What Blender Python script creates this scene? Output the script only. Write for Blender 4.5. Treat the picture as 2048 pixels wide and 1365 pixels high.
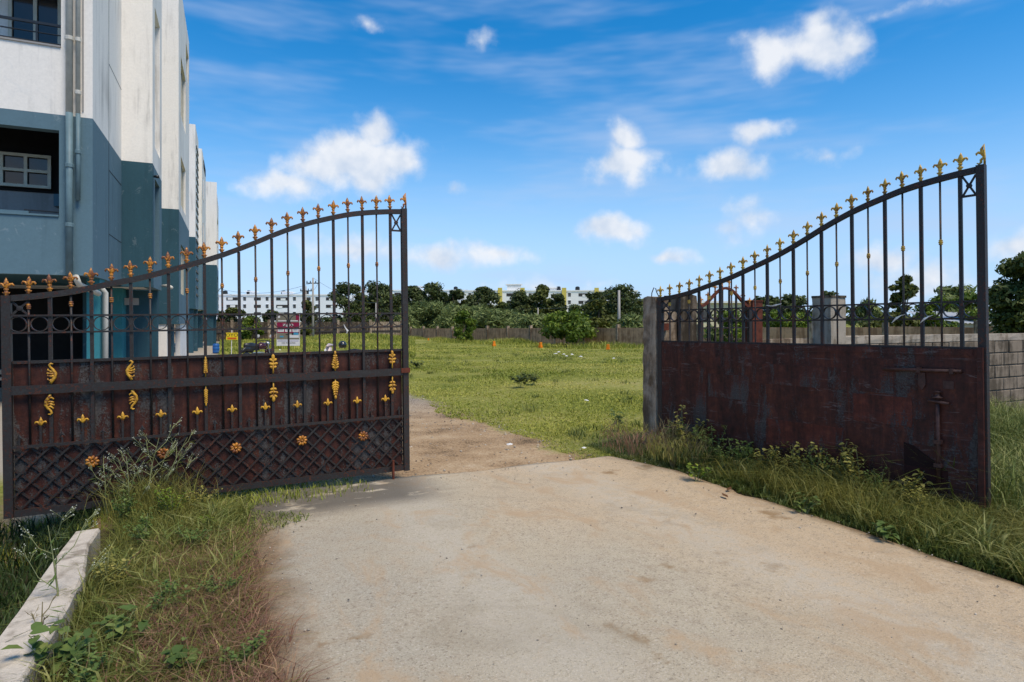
import bpy, bmesh, math, random
import numpy as np
from mathutils import Vector, Matrix

for o in list(bpy.data.objects):
    bpy.data.objects.remove(o)
scene = bpy.context.scene
R = math.radians

# ---------------------------------------------------------------- camera
# world frame: +X across the road (right), +Y along the road through the gate,
# gate line at y = 5.7, camera stands at the origin turned 24.7 degrees right.
YAW = R(24.7)
CZ = 1.5
FPX = 1221.0
HOR = 640.0
cam_data = bpy.data.cameras.new('camera')
cam_data.lens = FPX / 2048 * 36.0
cam_data.sensor_width = 36.0
cam_data.shift_y = -(682.5 - HOR) / 2048
cam_data.clip_start = 0.05
cam_data.clip_end = 6000
cam = bpy.data.objects.new('camera', cam_data)
scene.collection.objects.link(cam)
cam.location = (0, 0, CZ)
cam.rotation_euler = (R(90), 0, -YAW)
scene.camera = cam

# ---------------------------------------------------------------- light
SUN = Vector((0.19, -0.46, 0.87)).normalized()
SUN_EL = math.asin(SUN.z)
SUN_AZ = math.atan2(SUN.x, SUN.y)
sun_data = bpy.data.lights.new('sun', 'SUN')
sun_data.energy = 2.6
sun_data.angle = R(28)
sun_data.color = (1.0, 0.88, 0.70)
sun = bpy.data.objects.new('sun', sun_data)
scene.collection.objects.link(sun)
sun.rotation_euler = (-SUN).to_track_quat('-Z', 'Y').to_euler()
scene.view_settings.view_transform = 'Standard'
scene.view_settings.look = 'None'
scene.view_settings.gamma = 1.0
scene.view_settings.use_curve_mapping = False
scene.view_settings.exposure = 0.60

SKY_STRENGTH = 0.075
world = bpy.data.worlds.new('World')
scene.world = world
world.use_nodes = True


def px_dir(px, py):
    """azimuth, elevation (rad) in the world of a direction seen in the photograph"""
    x = (px - 1024) / FPX
    z = (HOR - py) / FPX
    return YAW + math.atan(x), math.atan(z / math.sqrt(1 + x * x))


def build_world():
    nt = world.node_tree
    nt.nodes.clear()
    N, L = nt.nodes, nt.links

    def new(t, **kw):
        n = N.new(t)
        for k, v in kw.items():
            setattr(n, k, v)
        return n

    def math_(op, a, b=None, c=None, clamp=False):
        n = new('ShaderNodeMath', operation=op, use_clamp=clamp)
        for i, v in enumerate((a, b, c)):
            if v is None:
                continue
            if isinstance(v, (int, float)):
                n.inputs[i].default_value = v
            else:
                L.new(v, n.inputs[i])
        return n.outputs[0]

    def vec(op, a, b=None):
        n = new('ShaderNodeVectorMath', operation=op)
        for i, v in enumerate((a, b)):
            if v is None:
                continue
            if isinstance(v, tuple):
                n.inputs[i].default_value = v
            else:
                L.new(v, n.inputs[i])
        return n

    sky = new('ShaderNodeTexSky', sky_type='NISHITA', sun_disc=False)
    sky.sun_elevation = SUN_EL
    sky.sun_rotation = SUN_AZ
    sky.air_density = 1.0
    sky.dust_density = 0.15
    sky.ozone_density = 2.2
    hs = new('ShaderNodeHueSaturation')
    hs.inputs['Hue'].default_value = 0.498
    hs.inputs['Saturation'].default_value = 1.30
    hs.inputs['Value'].default_value = 1.55
    L.new(sky.outputs[0], hs.inputs['Color'])
    hz = new('ShaderNodeMapRange', interpolation_type='SMOOTHSTEP')
    hz.inputs['From Min'].default_value = 0.0; hz.inputs['From Max'].default_value = 0.30
    hz.inputs['To Min'].default_value = 0.75; hz.inputs['To Max'].default_value = 1.46

    tc = new('ShaderNodeTexCoord')
    sep = new('ShaderNodeSeparateXYZ')
    L.new(tc.outputs['Generated'], sep.inputs[0])
    az = math_('ARCTAN2', sep.outputs['X'], sep.outputs['Y'])
    el = math_('ARCSINE', sep.outputs['Z'])
    L.new(el, hz.inputs['Value'])
    L.new(hz.outputs[0], hs.inputs['Saturation'])
    comb = new('ShaderNodeCombineXYZ')
    L.new(az, comb.inputs[0]); L.new(el, comb.inputs[1])
    p0 = comb.outputs[0]
    # gentle warp so that outlines are not elliptical
    wn = new('ShaderNodeTexNoise'); wn.inputs['Scale'].default_value = 16; wn.inputs['Detail'].default_value = 2
    L.new(tc.outputs['Generated'], wn.inputs['Vector'])
    w1 = vec('SUBTRACT', wn.outputs['Color'], (0.5, 0.5, 0.5)).outputs[0]
    w2 = vec('MULTIPLY', w1, (0.055, 0.045, 0.0)).outputs[0]
    p = vec('ADD', p0, w2).outputs[0]
    blobs = [  # px, py, half width, half height, weight
        (722, 318, 140, 62, 1.0), (748, 270, 54, 44, 0.9), (655, 336, 100, 46, .8), (800, 325, 52, 40, .8), (575, 368, 120, 26, .5),
        (1630, 88, 120, 56, 1.0), (1632, 44, 56, 42, .8), (1540, 108, 60, 46, .85), (1690, 95, 60, 34, .7),
        (1240, 332, 92, 50, .95), (1250, 276, 52, 42, .9), (1452, 322, 82, 44, 1.0), (1522, 266, 58, 28, .8),
        (1220, 460, 90, 40, .95), (880, 514, 74, 30, .7), (1000, 508, 90, 34, .7), (1658, 306, 56, 18, .4),
        (1505, 436, 50, 36, .5), (1470, 466, 46, 26, .45), (1340, 516, 40, 14, .5), (730, 52, 34, 18, .45),
        (962, 86, 36, 24, .45), (1850, 565, 120, 46, .75), (2040, 500, 60, 34, .8), (1760, 520, 74, 30, .6),
        (905, 380, 26, 14, .35), (1100, 575, 170, 16, .4), (720, 500, 120, 26, .4),
        (1790, 18, 80, 20, .4)]
    rnd = random.Random(5)
    items = [(px_dir(a, b) + (w / FPX, h / FPX, s)) for a, b, w, h, s in blobs]
    for k in range(10):     # the same kind of sky all the way round
        a = YAW + R(48) + rnd.random() * R(264)
        if a > math.pi:
            a -= 2 * math.pi
        e = R(4 + 42 * rnd.random() ** 1.4)
        w = 0.04 + 0.08 * rnd.random()
        items.append((a, e, w, w * 0.5, 0.5 + 0.5 * rnd.random()))
    f = None
    for a, e, w, h, s in items:
        dn_ = new('ShaderNodeVectorMath', operation='MULTIPLY_ADD')
        L.new(p, dn_.inputs[0])
        dn_.inputs[1].default_value = (1 / w, 1 / h, 0)
        dn_.inputs[2].default_value = (-a / w, -e / h, 0)
        ln = vec('LENGTH', dn_.outputs[0]).outputs['Value']
        v = math_('MULTIPLY_ADD', ln, -s, s)
        f = v if f is None else math_('MAXIMUM', f, v)
    f = math_('MAXIMUM', f, -1.0)
    fb = new('ShaderNodeTexNoise'); fb.inputs['Scale'].default_value = 13; fb.inputs['Detail'].default_value = 7
    fb.inputs['Roughness'].default_value = 0.57
    L.new(tc.outputs['Generated'], fb.inputs['Vector'])
    n1 = math_('SUBTRACT', fb.outputs['Fac'], 0.5)
    m = math_('MULTIPLY_ADD', n1, 1.55, f)
    mr = new('ShaderNodeMapRange', interpolation_type='SMOOTHSTEP')
    mr.inputs['From Min'].default_value = -0.06; mr.inputs['From Max'].default_value = 0.66
    mr.inputs['To Max'].default_value = 0.93
    L.new(m, mr.inputs['Value'])
    # thin streaks of high cloud
    st = vec('MULTIPLY', p0, (2.2, 11.0, 1.0)).outputs[0]
    sn = new('ShaderNodeTexNoise'); sn.inputs['Scale'].default_value = 1.0; sn.inputs['Detail'].default_value = 4
    sn.inputs['Roughness'].default_value = 0.6
    L.new(st, sn.inputs['Vector'])
    sm = new('ShaderNodeMapRange', interpolation_type='SMOOTHSTEP')
    sm.inputs['From Min'].default_value = 0.42; sm.inputs['From Max'].default_value = 0.80; sm.inputs['To Max'].default_value = 0.58
    L.new(sn.outputs['Fac'], sm.inputs['Value'])
    # relief inside the clouds: compare the noise with itself a little towards the sun
    offs = vec('ADD', tc.outputs['Generated'], (0.012, 0.006, 0.022)).outputs[0]
    fb2 = new('ShaderNodeTexNoise'); fb2.inputs['Scale'].default_value = 13; fb2.inputs['Detail'].default_value = 3
    fb2.inputs['Roughness'].default_value = 0.6
    L.new(offs, fb2.inputs['Vector'])
    dn = math_('SUBTRACT', fb.outputs['Fac'], fb2.outputs['Fac'])
    lit = math_('MULTIPLY_ADD', dn, 3.0, 0.66, clamp=True)
    cc = new('ShaderNodeMix', data_type='RGBA')
    cc.inputs['A'].default_value = (5.0, 5.9, 7.3, 1)
    cc.inputs['B'].default_value = (7.9, 8.1, 8.5, 1)
    L.new(lit, cc.inputs['Factor'])
    mx1 = new('ShaderNodeMix', data_type='RGBA')
    L.new(sm.outputs[0], mx1.inputs['Factor'])
    hm = new('ShaderNodeMapRange', interpolation_type='SMOOTHSTEP')
    hm.inputs['From Min'].default_value = -0.02; hm.inputs['From Max'].default_value = 0.42
    hm.inputs['To Min'].default_value = 0.76; hm.inputs['To Max'].default_value = 0.0
    L.new(el, hm.inputs['Value'])
    mx0 = new('ShaderNodeMix', data_type='RGBA')
    L.new(hm.outputs[0], mx0.inputs['Factor'])
    L.new(hs.outputs[0], mx0.inputs['A'])
    mx0.inputs['B'].default_value = (2.5, 5.0, 8.8, 1)
    L.new(mx0.outputs['Result'], mx1.inputs['A'])
    mx1.inputs['B'].default_value = (4.6, 5.7, 7.8, 1)
    mx2 = new('ShaderNodeMix', data_type='RGBA')
    L.new(mr.outputs[0], mx2.inputs['Factor'])
    L.new(mx1.outputs['Result'], mx2.inputs['A'])
    L.new(cc.outputs['Result'], mx2.inputs['B'])
    bg = new('ShaderNodeBackground')
    bg.inputs['Strength'].default_value = SKY_STRENGTH
    L.new(mx2.outputs['Result'], bg.inputs['Color'])
    out = new('ShaderNodeOutputWorld')
    L.new(bg.outputs[0], out.inputs['Surface'])


build_world()
scene.cycles.max_bounces = 6
scene.cycles.diffuse_bounces = 3
world.cycles.sampling_method = 'MANUAL'
world.cycles.sample_map_resolution = 256

# ---------------------------------------------------------------- helpers
COS, SIN = math.cos(YAW), math.sin(YAW)


def P(px, d, py=None):
    """world point seen at column px, at d metres in front of the camera (layout arithmetic)"""
    X = (px - 1024) * d / FPX
    x, y = X * COS + d * SIN, -X * SIN + d * COS
    return (x, y, CZ - ((py - HOR) if py is not None else 0) * d / FPX)


def ground_z(x, y):
    z = -0.03 - 0.0135 * min(max(y - 6.0, 0.0), 84.0)
    if x < -0.95 and y < 6.5:
        z -= 0.22 * min(1.0, (-0.95 - x) / 0.4) * min(1.0, (6.5 - y) / 0.8)
    return z


def gz_np(x, y):
    z = -0.03 - 0.0135 * np.clip(y - 6.0, 0, 84)
    d = 0.22 * np.clip((-0.95 - x) / 0.4, 0, 1) * np.clip((6.5 - y) / 0.8, 0, 1)
    return z - d


class MB:
    def __init__(self):
        self.v, self.f = [], []

    def add(self, vs, fs):
        n = len(self.v)
        self.v += [tuple(p) for p in vs]
        self.f += [tuple(i + n for i in f) for f in fs]
        return self

    def box(self, x0, x1, y0, y1, z0, z1):
        return self.add([(x0, y0, z0), (x1, y0, z0), (x1, y1, z0), (x0, y1, z0),
                         (x0, y0, z1), (x1, y0, z1), (x1, y1, z1), (x0, y1, z1)],
                        [(0, 3, 2, 1), (4, 5, 6, 7), (0, 1, 5, 4), (1, 2, 6, 5), (2, 3, 7, 6), (3, 0, 4, 7)])

    def cbox(self, c, s):
        return self.box(c[0] - s[0] / 2, c[0] + s[0] / 2, c[1] - s[1] / 2, c[1] + s[1] / 2, c[2] - s[2] / 2, c[2] + s[2] / 2)

    def tube(self, pts, rad, n=6, sy=1.0, cap=True, rot=0.0):
        """swept tube; rad is one number or one per point; sy squashes the second axis"""
        pts = [Vector(p) for p in pts]
        m = len(pts)
        if not hasattr(rad, '__len__'):
            rad = [rad] * m
        vs = []
        up0 = None
        for i, p in enumerate(pts):
            t = (pts[min(i + 1, m - 1)] - pts[max(i - 1, 0)])
            t = t.normalized() if t.length > 1e-9 else Vector((0, 0, 1))
            ref = Vector((0, 1, 0)) if abs(t.y) < 0.9 else Vector((1, 0, 0))
            a = t.cross(ref).normalized()
            if up0 is not None and a.dot(up0) < 0:
                a = -a
            up0 = a
            b = t.cross(a).normalized()
            for k in range(n):
                th = 2 * math.pi * k / n + rot
                vs.append(p + a * (math.cos(th) * rad[i]) + b * (math.sin(th) * rad[i] * sy))
        fs = []
        for i in range(m - 1):
            for k in range(n):
                k2 = (k + 1) % n
                fs.append((i * n + k, i * n + k2, (i + 1) * n + k2, (i + 1) * n + k))
        if cap:
            fs.append(tuple(range(n - 1, -1, -1)))
            fs.append(tuple((m - 1) * n + k for k in range(n)))
        return self.add(vs, fs)

    def bar(self, a, b, w, h=None):
        """square bar from a to b"""
        h = h or w
        a, b = Vector(a), Vector(b)
        t = (b - a).normalized()
        ref = Vector((0, 1, 0)) if abs(t.y) < 0.9 else Vector((1, 0, 0))
        s = t.cross(ref).normalized() * w / 2
        u = t.cross(s).normalized() * h / 2
        vs = [a - s - u, a + s - u, a + s + u, a - s + u, b - s - u, b + s - u, b + s + u, b - s + u]
        return self.add(vs, [(0, 3, 2, 1), (4, 5, 6, 7), (0, 1, 5, 4), (1, 2, 6, 5), (2, 3, 7, 6), (3, 0, 4, 7)])

    def lathe(self, prof, n=8, c=(0, 0, 0), sy=1.0, axis='z'):
        vs, fs = [], []
        for r, z in prof:
            for k in range(n):
                th = 2 * math.pi * k / n
                q = (r * math.cos(th), r * math.sin(th) * sy, z)
                if axis == 'y':
                    q = (q[0], q[2], q[1])
                if axis == 'x':
                    q = (q[2], q[0], q[1])
                vs.append((c[0] + q[0], c[1] + q[1], c[2] + q[2]))
        for i in range(len(prof) - 1):
            for k in range(n):
                k2 = (k + 1) % n
                fs.append((i * n + k, i * n + k2, (i + 1) * n + k2, (i + 1) * n + k))
        fs.append(tuple(range(n - 1, -1, -1)))
        fs.append(tuple((len(prof) - 1) * n + k for k in range(n)))
        return self.add(vs, fs)

    def lobe(self, c, ax, L, w, t, n=6):
        """a low ellipsoid petal: centre c, long direction ax (in the xz plane), half sizes L, w, t (t along y)"""
        ax = Vector(ax).normalized()
        sd = Vector((-ax.z, 0, ax.x))
        yy = Vector((0, 1, 0))
        c = Vector(c)
        vs = [c - ax * L]
        for s in (-0.55, 0.1, 0.65):
            r = math.sqrt(1 - s * s)
            for k in range(n):
                th = 2 * math.pi * k / n
                vs.append(c + ax * (s * L) + sd * (math.cos(th) * w * r) + yy * (math.sin(th) * t * r))
        vs.append(c + ax * L)
        fs = [(0, 1 + (k + 1) % n, 1 + k) for k in range(n)]
        for i in range(2):
            for k in range(n):
                k2 = (k + 1) % n
                fs.append((1 + i * n + k, 1 + i * n + k2, 1 + (i + 1) * n + k2, 1 + (i + 1) * n + k))
        e = len(vs) - 1
        fs += [(e, 1 + 2 * n + k, 1 + 2 * n + (k + 1) % n) for k in range(n)]
        return self.add(vs, fs)

    def mesh(self, name, mat, smooth=False, mirror_x=False):
        v = self.v
        f = self.f
        if mirror_x:
            v = [(-a, b, c) for a, b, c in v]
            f = [tuple(reversed(q)) for q in f]
        me = bpy.data.meshes.new(name)
        me.from_pydata(v, [], f)
        if mat:
            me.materials.append(mat)
        if smooth:
            me.polygons.foreach_set('use_smooth', [True] * len(me.polygons))
        me.update()
        return me

    def build(self, name, mat, parent=None, loc=(0, 0, 0), rot=(0, 0, 0), smooth=False):
        return obj(name, self.mesh(name, mat, smooth), parent, loc, rot)


COL = scene.collection


def obj(name, me, parent=None, loc=(0, 0, 0), rot=(0, 0, 0), scale=None):
    o = bpy.data.objects.new(name, me)
    COL.objects.link(o)
    o.location = loc
    o.rotation_euler = rot
    if scale:
        o.scale = scale
    if parent is not None:
        o.parent = parent
    return o


def tag(o, label, cat, group=None):
    o['label'] = label
    o['category'] = cat
    if group:
        o['group'] = group
    return o


def thing(name, label, cat, loc=(0, 0, 0), rot=(0, 0, 0), group=None):
    o = obj(name, None, None, loc, rot)
    o.empty_display_size = 0.2
    return tag(o, label, cat, group)


def structure(o):
    o['kind'] = 'structure'
    return o


def stuff(o, label=None, cat=None):
    o['kind'] = 'stuff'
    if label:
        o['label'] = label
        o['category'] = cat
    return o


def mesh_np(name, v, f, mat, tint=None, smooth=False):
    """fast mesh from numpy arrays: v (n,3), f (m,k)"""
    me = bpy.data.meshes.new(name)
    n, (m, k) = len(v), f.shape
    me.vertices.add(n)
    me.vertices.foreach_set('co', np.ascontiguousarray(v, dtype=np.float32).ravel())
    me.loops.add(m * k)
    me.loops.foreach_set('vertex_index', np.ascontiguousarray(f, dtype=np.int32).ravel())
    me.polygons.add(m)
    me.polygons.foreach_set('loop_start', np.arange(0, m * k, k, dtype=np.int32))
    me.polygons.foreach_set('loop_total', np.full(m, k, dtype=np.int32))
    if smooth:
        me.polygons.foreach_set('use_smooth', np.ones(m, dtype=bool))
    if tint is not None:
        a = me.attributes.new('tint', 'FLOAT', 'POINT')
        a.data.foreach_set('value', np.ascontiguousarray(tint, dtype=np.float32))
    me.update(calc_edges=True)
    if mat:
        me.materials.append(mat)
    return me


# ---------------------------------------------------------------- materials
class Mat:
    """small node-building wrapper"""

    def __init__(self, name, rough=0.7, spec=0.3, metal=0.0):
        self.m = bpy.data.materials.new(name)
        self.m.use_nodes = True
        self.nt = self.m.node_tree
        self.N, self.L = self.nt.nodes, self.nt.links
        self.b = self.N['Principled BSDF']
        self.out = self.N['Material Output']
        self.b.inputs['Roughness'].default_value = rough
        self.b.inputs['Specular IOR Level'].default_value = spec
        self.b.inputs['Metallic'].default_value = metal
        self.tc = None

    def new(self, t, **kw):
        n = self.N.new(t)
        for k, v in kw.items():
            setattr(n, k, v)
        return n

    def coord(self, scale=(1, 1, 1), kind='Object'):
        if self.tc is None:
            self.tc = self.new('ShaderNodeTexCoord')
        mp = self.new('ShaderNodeMapping')
        mp.inputs['Scale'].default_value = scale
        if kind == 'World':
            g = self.new('ShaderNodeNewGeometry')
            self.L.new(g.outputs['Position'], mp.inputs['Vector'])
        else:
            self.L.new(self.tc.outputs[kind], mp.inputs['Vector'])
        return mp.outputs[0]

    def noise(self, scale, detail=5, rough=0.6, stretch=(1, 1, 1), kind='World', dist=0.0):
        n = self.new('ShaderNodeTexNoise')
        n.inputs['Scale'].default_value = scale
        n.inputs['Detail'].default_value = detail
        n.inputs['Roughness'].default_value = rough
        n.inputs['Distortion'].default_value = dist
        self.L.new(self.coord(stretch, kind), n.inputs['Vector'])
        return n.outputs['Fac']

    def ramp(self, fac, stops, interp='LINEAR'):
        r = self.new('ShaderNodeValToRGB')
        r.color_ramp.interpolation = interp
        e = r.color_ramp.elements
        while len(e) < len(stops):
            e.new(0.5)
        for q, (p, c) in zip(e, stops):
            q.position = p
            q.color = tuple(c) + (1,) if len(c) == 3 else c
        self.L.new(fac, r.inputs[0])
        return r.outputs[0]

    def mix(self, fac, a, b, blend='MIX'):
        m = self.new('ShaderNodeMix', data_type='RGBA', blend_type=blend)
        for s, v in (('Factor', fac), ('A', a), ('B', b)):
            i = m.inputs[s]
            if isinstance(v, (int, float)):
                i.default_value = v
            elif isinstance(v, tuple):
                i.default_value = v + (1,) if len(v) == 3 else v
            else:
                self.L.new(v, i)
        return m.outputs['Result']

    def rng(self, v, a, b, c=0.0, d=1.0):
        r = self.new('ShaderNodeMapRange', interpolation_type='SMOOTHSTEP')
        for k, q in zip(('From Min', 'From Max', 'To Min', 'To Max'), (a, b, c, d)):
            r.inputs[k].default_value = q
        self.L.new(v, r.inputs['Value'])
        return r.outputs[0]

    def math(self, op, a, b=0.0, c=0.0):
        n = self.new('ShaderNodeMath', operation=op)
        for i, v in enumerate((a, b, c)):
            if isinstance(v, (int, float)):
                n.inputs[i].default_value = v
            else:
                self.L.new(v, n.inputs[i])
        return n.outputs[0]

    def pos(self):
        g = self.new('ShaderNodeNewGeometry')
        s = self.new('ShaderNodeSeparateXYZ')
        self.L.new(g.outputs['Position'], s.inputs[0])
        return s.outputs

    def color(self, c):
        if isinstance(c, tuple):
            self.b.inputs['Base Color'].default_value = c + (1,) if len(c) == 3 else c
        else:
            self.L.new(c, self.b.inputs['Base Color'])
        return self

    def rough(self, v):
        self.L.new(v, self.b.inputs['Roughness'])
        return self

    def bump(self, h, dist=0.01, strength=0.6):
        b = self.new('ShaderNodeBump')
        b.inputs['Strength'].default_value = strength
        b.inputs['Distance'].default_value = dist
        self.L.new(h, b.inputs['Height'])
        self.L.new(b.outputs[0], self.b.inputs['Normal'])
        return self


def plain(name, c, rough=0.7, var=0.18, scale=6.0, spec=0.3, metal=0.0, bump=0.0):
    """one colour with uneven tone"""
    m = Mat(name, rough, spec, metal)
    n = m.noise(scale, 5)
    lo = tuple(x * (1 - var) for x in c)
    hi = tuple(min(1, x * (1 + var)) for x in c)
    m.color(m.ramp(n, [(0.3, lo), (0.7, hi)]))
    if bump:
        m.bump(m.noise(scale * 6, 4), bump)
    return m.m


def leaf_mat(name, dark, mid, light, trans=0.25, rough=0.55):
    m = Mat(name, rough, 0.25)
    a = m.new('ShaderNodeAttribute', attribute_name='tint')
    n = m.noise(0.9, 3)
    v = m.math('MULTIPLY_ADD', n, 0.5, a.outputs['Fac'])
    v = m.math('SUBTRACT', v, 0.25)
    c = m.ramp(v, [(0.0, dark), (0.5, mid), (1.0, light)])
    m.color(c)
    if trans:
        t = m.new('ShaderNodeBsdfTranslucent')
        m.L.new(c, t.inputs['Color'])
        mx = m.new('ShaderNodeMixShader')
        mx.inputs[0].default_value = trans
        m.L.new(m.b.outputs[0], mx.inputs[1])
        m.L.new(t.outputs[0], mx.inputs[2])
        m.L.new(mx.outputs[0], m.out.inputs['Surface'])
    return m.m


def mat_iron():
    m = Mat('iron_paint', 0.55, 0.4)
    n = m.noise(55, 6, 0.7)
    big = m.noise(5, 3)
    v = m.math('MULTIPLY_ADD', big, 0.35, n)
    c = m.ramp(v, [(0.50, (0.036, 0.032, 0.030)), (0.68, (0.022, 0.019, 0.017)), (0.74, (0.026, 0.016, 0.014)), (0.775, (0.070, 0.022, 0.011)), (0.92, (0.12, 0.040, 0.018))])
    m.color(c).bump(n, 0.002, 0.5)
    return m.m


def mat_sheet(name, rust, paint, lo=0.46, hi=0.58, scratch=0.0):
    """rusted sheet steel with the remains of a bluish-grey paint in flakes and runs"""
    m = Mat(name, 0.62, 0.35)
    fine = m.noise(75, 6, 0.75, kind='Object')
    runs = m.noise(7.5, 7, 0.68, stretch=(1, 1, 0.20), kind='Object', dist=0.8)
    big = m.noise(1.7, 4, 0.6, kind='Object')
    v = m.math('MULTIPLY_ADD', runs, 0.55, m.math('MULTIPLY', fine, 0.28))
    v = m.math('MULTIPLY_ADD', big, 0.30, v)
    mask = m.rng(v, lo, hi)
    fine2 = m.noise(16, 8, 0.75, kind='Object')
    str_ = m.noise(11, 6, 0.7, stretch=(1, 1, 0.10), kind='Object', dist=0.5)
    w = m.math('MULTIPLY_ADD', str_, 0.5, m.math('MULTIPLY', fine2, 0.5))
    rc = m.ramp(w, [(0.36, tuple(x * 0.20 for x in rust)), (0.48, tuple(x * 0.8 for x in rust)), (0.56, (rust[0] * 1.3, rust[1] * 1.3, rust[2] * 1.2)), (0.68, (rust[0] * 2.4, rust[1] * 3.2, rust[2] * 2.4))])
    pc = m.ramp(fine, [(0.38, tuple(x * 0.35 for x in paint)), (0.62, paint)])
    c = m.mix(mask, rc, pc)
    if scratch:
        sc_ = m.noise(3.0, 6, 0.55, stretch=(0.35, 1, 3.2), kind='Object', dist=0.5)
        ln = m.math('ABSOLUTE', m.math('SUBTRACT', sc_, 0.5))
        k = m.math('MULTIPLY', m.rng(ln, 0.010, 0.002), m.rng(m.noise(2.1, 3, kind='Object'), 0.46, 0.56))
        c = m.mix(m.math('MULTIPLY', k, scratch), c, (0.17, 0.135, 0.125))
    m.color(c)
    dent = m.noise(2.6, 3, 0.5, kind='Object')
    m.bump(m.math('ADD', m.math('MULTIPLY', dent, 14.0), m.math('MULTIPLY_ADD', mask, 0.8, fine)), 0.003, 0.7)
    return m.m


def mat_gold(name, c, wear):
    m = Mat(name, 0.45, 0.5)
    n = m.noise(70, 5, 0.65)
    r = m.noise(9, 3)
    v = m.math('MULTIPLY_ADD', r, 0.6, n)
    m.color(m.ramp(v, [(0.5 + wear, c), (0.68 + wear, tuple(x * 0.8 for x in c)), (0.80 + wear, (0.16, 0.05, 0.015))]))
    m.bump(n, 0.002, 0.4)
    return m.m


def mat_concrete(name, c, stain, moss=0.0, scale=1.0):
    """weathered concrete: streaks running down, blotches, grit"""
    m = Mat(name, 0.9, 0.15)
    g = m.noise(120 * scale, 4, 0.7)
    b = m.noise(5 * scale, 6, 0.65)
    s = m.noise(9 * scale, 5, 0.6, stretch=(1, 1, 0.12), dist=0.4)
    base = m.ramp(g, [(0.3, tuple(x * 0.82 for x in c)), (0.7, tuple(x * 1.12 for x in c))])
    v = m.math('MULTIPLY_ADD', s, 0.6, m.math('MULTIPLY', b, 0.5))
    mask = m.rng(v, 0.48 - moss, 0.70 - moss)
    m.color(m.mix(mask, base, stain))
    m.bump(m.math('MULTIPLY_ADD', b, 2.0, g), 0.006, 0.6)
    return m.m


def mat_plaster(name, c, dirt=0.35):
    m = Mat(name, 0.85, 0.2)
    s = m.noise(7.0, 5, 0.65, stretch=(1, 1, 0.06), dist=0.3)
    s2 = m.noise(1.6, 5, 0.6, stretch=(1, 1, 0.25), dist=0.6)
    b = m.noise(0.5, 4, 0.6)
    f = m.noise(22, 5, 0.7)
    v = m.math('MULTIPLY_ADD', s, 0.5, m.math('MULTIPLY', s2, 0.35))
    v = m.math('MULTIPLY_ADD', b, 0.35, v)
    k = m.math('MULTIPLY', m.rng(v, 0.58, 0.80), dirt)
    base = m.ramp(f, [(0.3, tuple(x * 0.93 for x in c)), (0.7, tuple(min(1, x * 1.05) for x in c))])
    c2 = m.mix(k, base, tuple(x * 0.42 for x in c))
    chalk = m.math('MULTIPLY', m.rng(m.noise(3.2, 6, 0.7, dist=1.2), 0.60, 0.66), 0.22 * dirt)
    m.color(m.mix(chalk, c2, (0.6, 0.62, 0.62)))
    m.bump(f, 0.004, 0.3)
    return m.m


def mat_road():
    m = Mat('slab_concrete', 0.92, 0.12)
    g = m.noise(95, 4, 0.8)
    g2 = m.noise(38, 5, 0.8)
    mid = m.noise(9, 6, 0.7)
    b = m.noise(0.55, 4, 0.6)
    spots = m.noise(1.9, 5, 0.6)
    x, y, z = m.pos()
    # greyer on the left wheel track, tan with blown sand on the right
    side = m.math('ADD', m.math('MULTIPLY', x, 0.16), m.math('MULTIPLY', b, 0.9))
    tone = m.ramp(side, [(0.42, (0.40, 0.355, 0.275)), (0.72, (0.485, 0.405, 0.285)), (1.0, (0.535, 0.405, 0.26))])
    c = m.mix(m.rng(mid, 0.42, 0.72, 0, 0.55), tone, (0.38, 0.30, 0.21))
    c = m.mix(m.rng(g2, 0.53, 0.66, 0, 0.75), c, (0.23, 0.18, 0.125))
    c = m.mix(m.rng(g, 0.55, 0.68, 0, 0.85), c, (0.14, 0.11, 0.08))
    c = m.mix(m.rng(g, 0.44, 0.34, 0, 0.7), c, (0.68, 0.60, 0.50))
    c = m.mix(m.rng(spots, 0.61, 0.70, 0, 0.8), c, (0.27, 0.17, 0.08))
    # paler worn wheel tracks and broad damp stains
    tr = m.math('MAXIMUM', m.rng(m.math('ABSOLUTE', m.math('SUBTRACT', m.math('MULTIPLY_ADD', b, 0.5, x), 1.55)), 0.42, 0.10), m.rng(m.math('ABSOLUTE', m.math('SUBTRACT', m.math('MULTIPLY_ADD', b, 0.5, x), 3.25)), 0.42, 0.10))
    c = m.mix(m.math('MULTIPLY', tr, m.rng(mid, 0.35, 0.62, 0.1, 0.45)), c, (0.55, 0.49, 0.39))
    stn = m.noise(1.15, 6, 0.68, dist=1.0)
    c = m.mix(m.rng(stn, 0.52, 0.70, 0, 0.38), c, (0.29, 0.235, 0.16))
    br = m.noise(2.4, 6, 0.68, stretch=(1, 0.55, 1), dist=0.8)
    c = m.mix(m.rng(br, 0.50, 0.68, 0, 0.72), c, (0.46, 0.32, 0.19))
    # soil washed over both edges
    en = m.math('MULTIPLY', m.noise(3.2, 6, 0.7), 0.55)
    le = m.rng(m.math('SUBTRACT', x, en), 0.16, -0.10)
    re = m.rng(m.math('ADD', x, en), 4.22, 4.42)
    soil = m.ramp(g2, [(0.35, (0.12, 0.085, 0.05)), (0.6, (0.30, 0.205, 0.12))])
    c = m.mix(m.math('MULTIPLY', m.math('MAXIMUM', le, re), 0.85), c, soil)
    # darker patchy strip along the foot of the left leaf
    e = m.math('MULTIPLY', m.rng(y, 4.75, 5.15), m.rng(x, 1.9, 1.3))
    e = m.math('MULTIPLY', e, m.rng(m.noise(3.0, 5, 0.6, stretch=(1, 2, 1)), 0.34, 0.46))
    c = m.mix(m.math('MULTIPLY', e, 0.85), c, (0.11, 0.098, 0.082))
    m.color(c)
    m.bump(m.math('ADD', g2, g), 0.007, 0.8)
    return m.m


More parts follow.
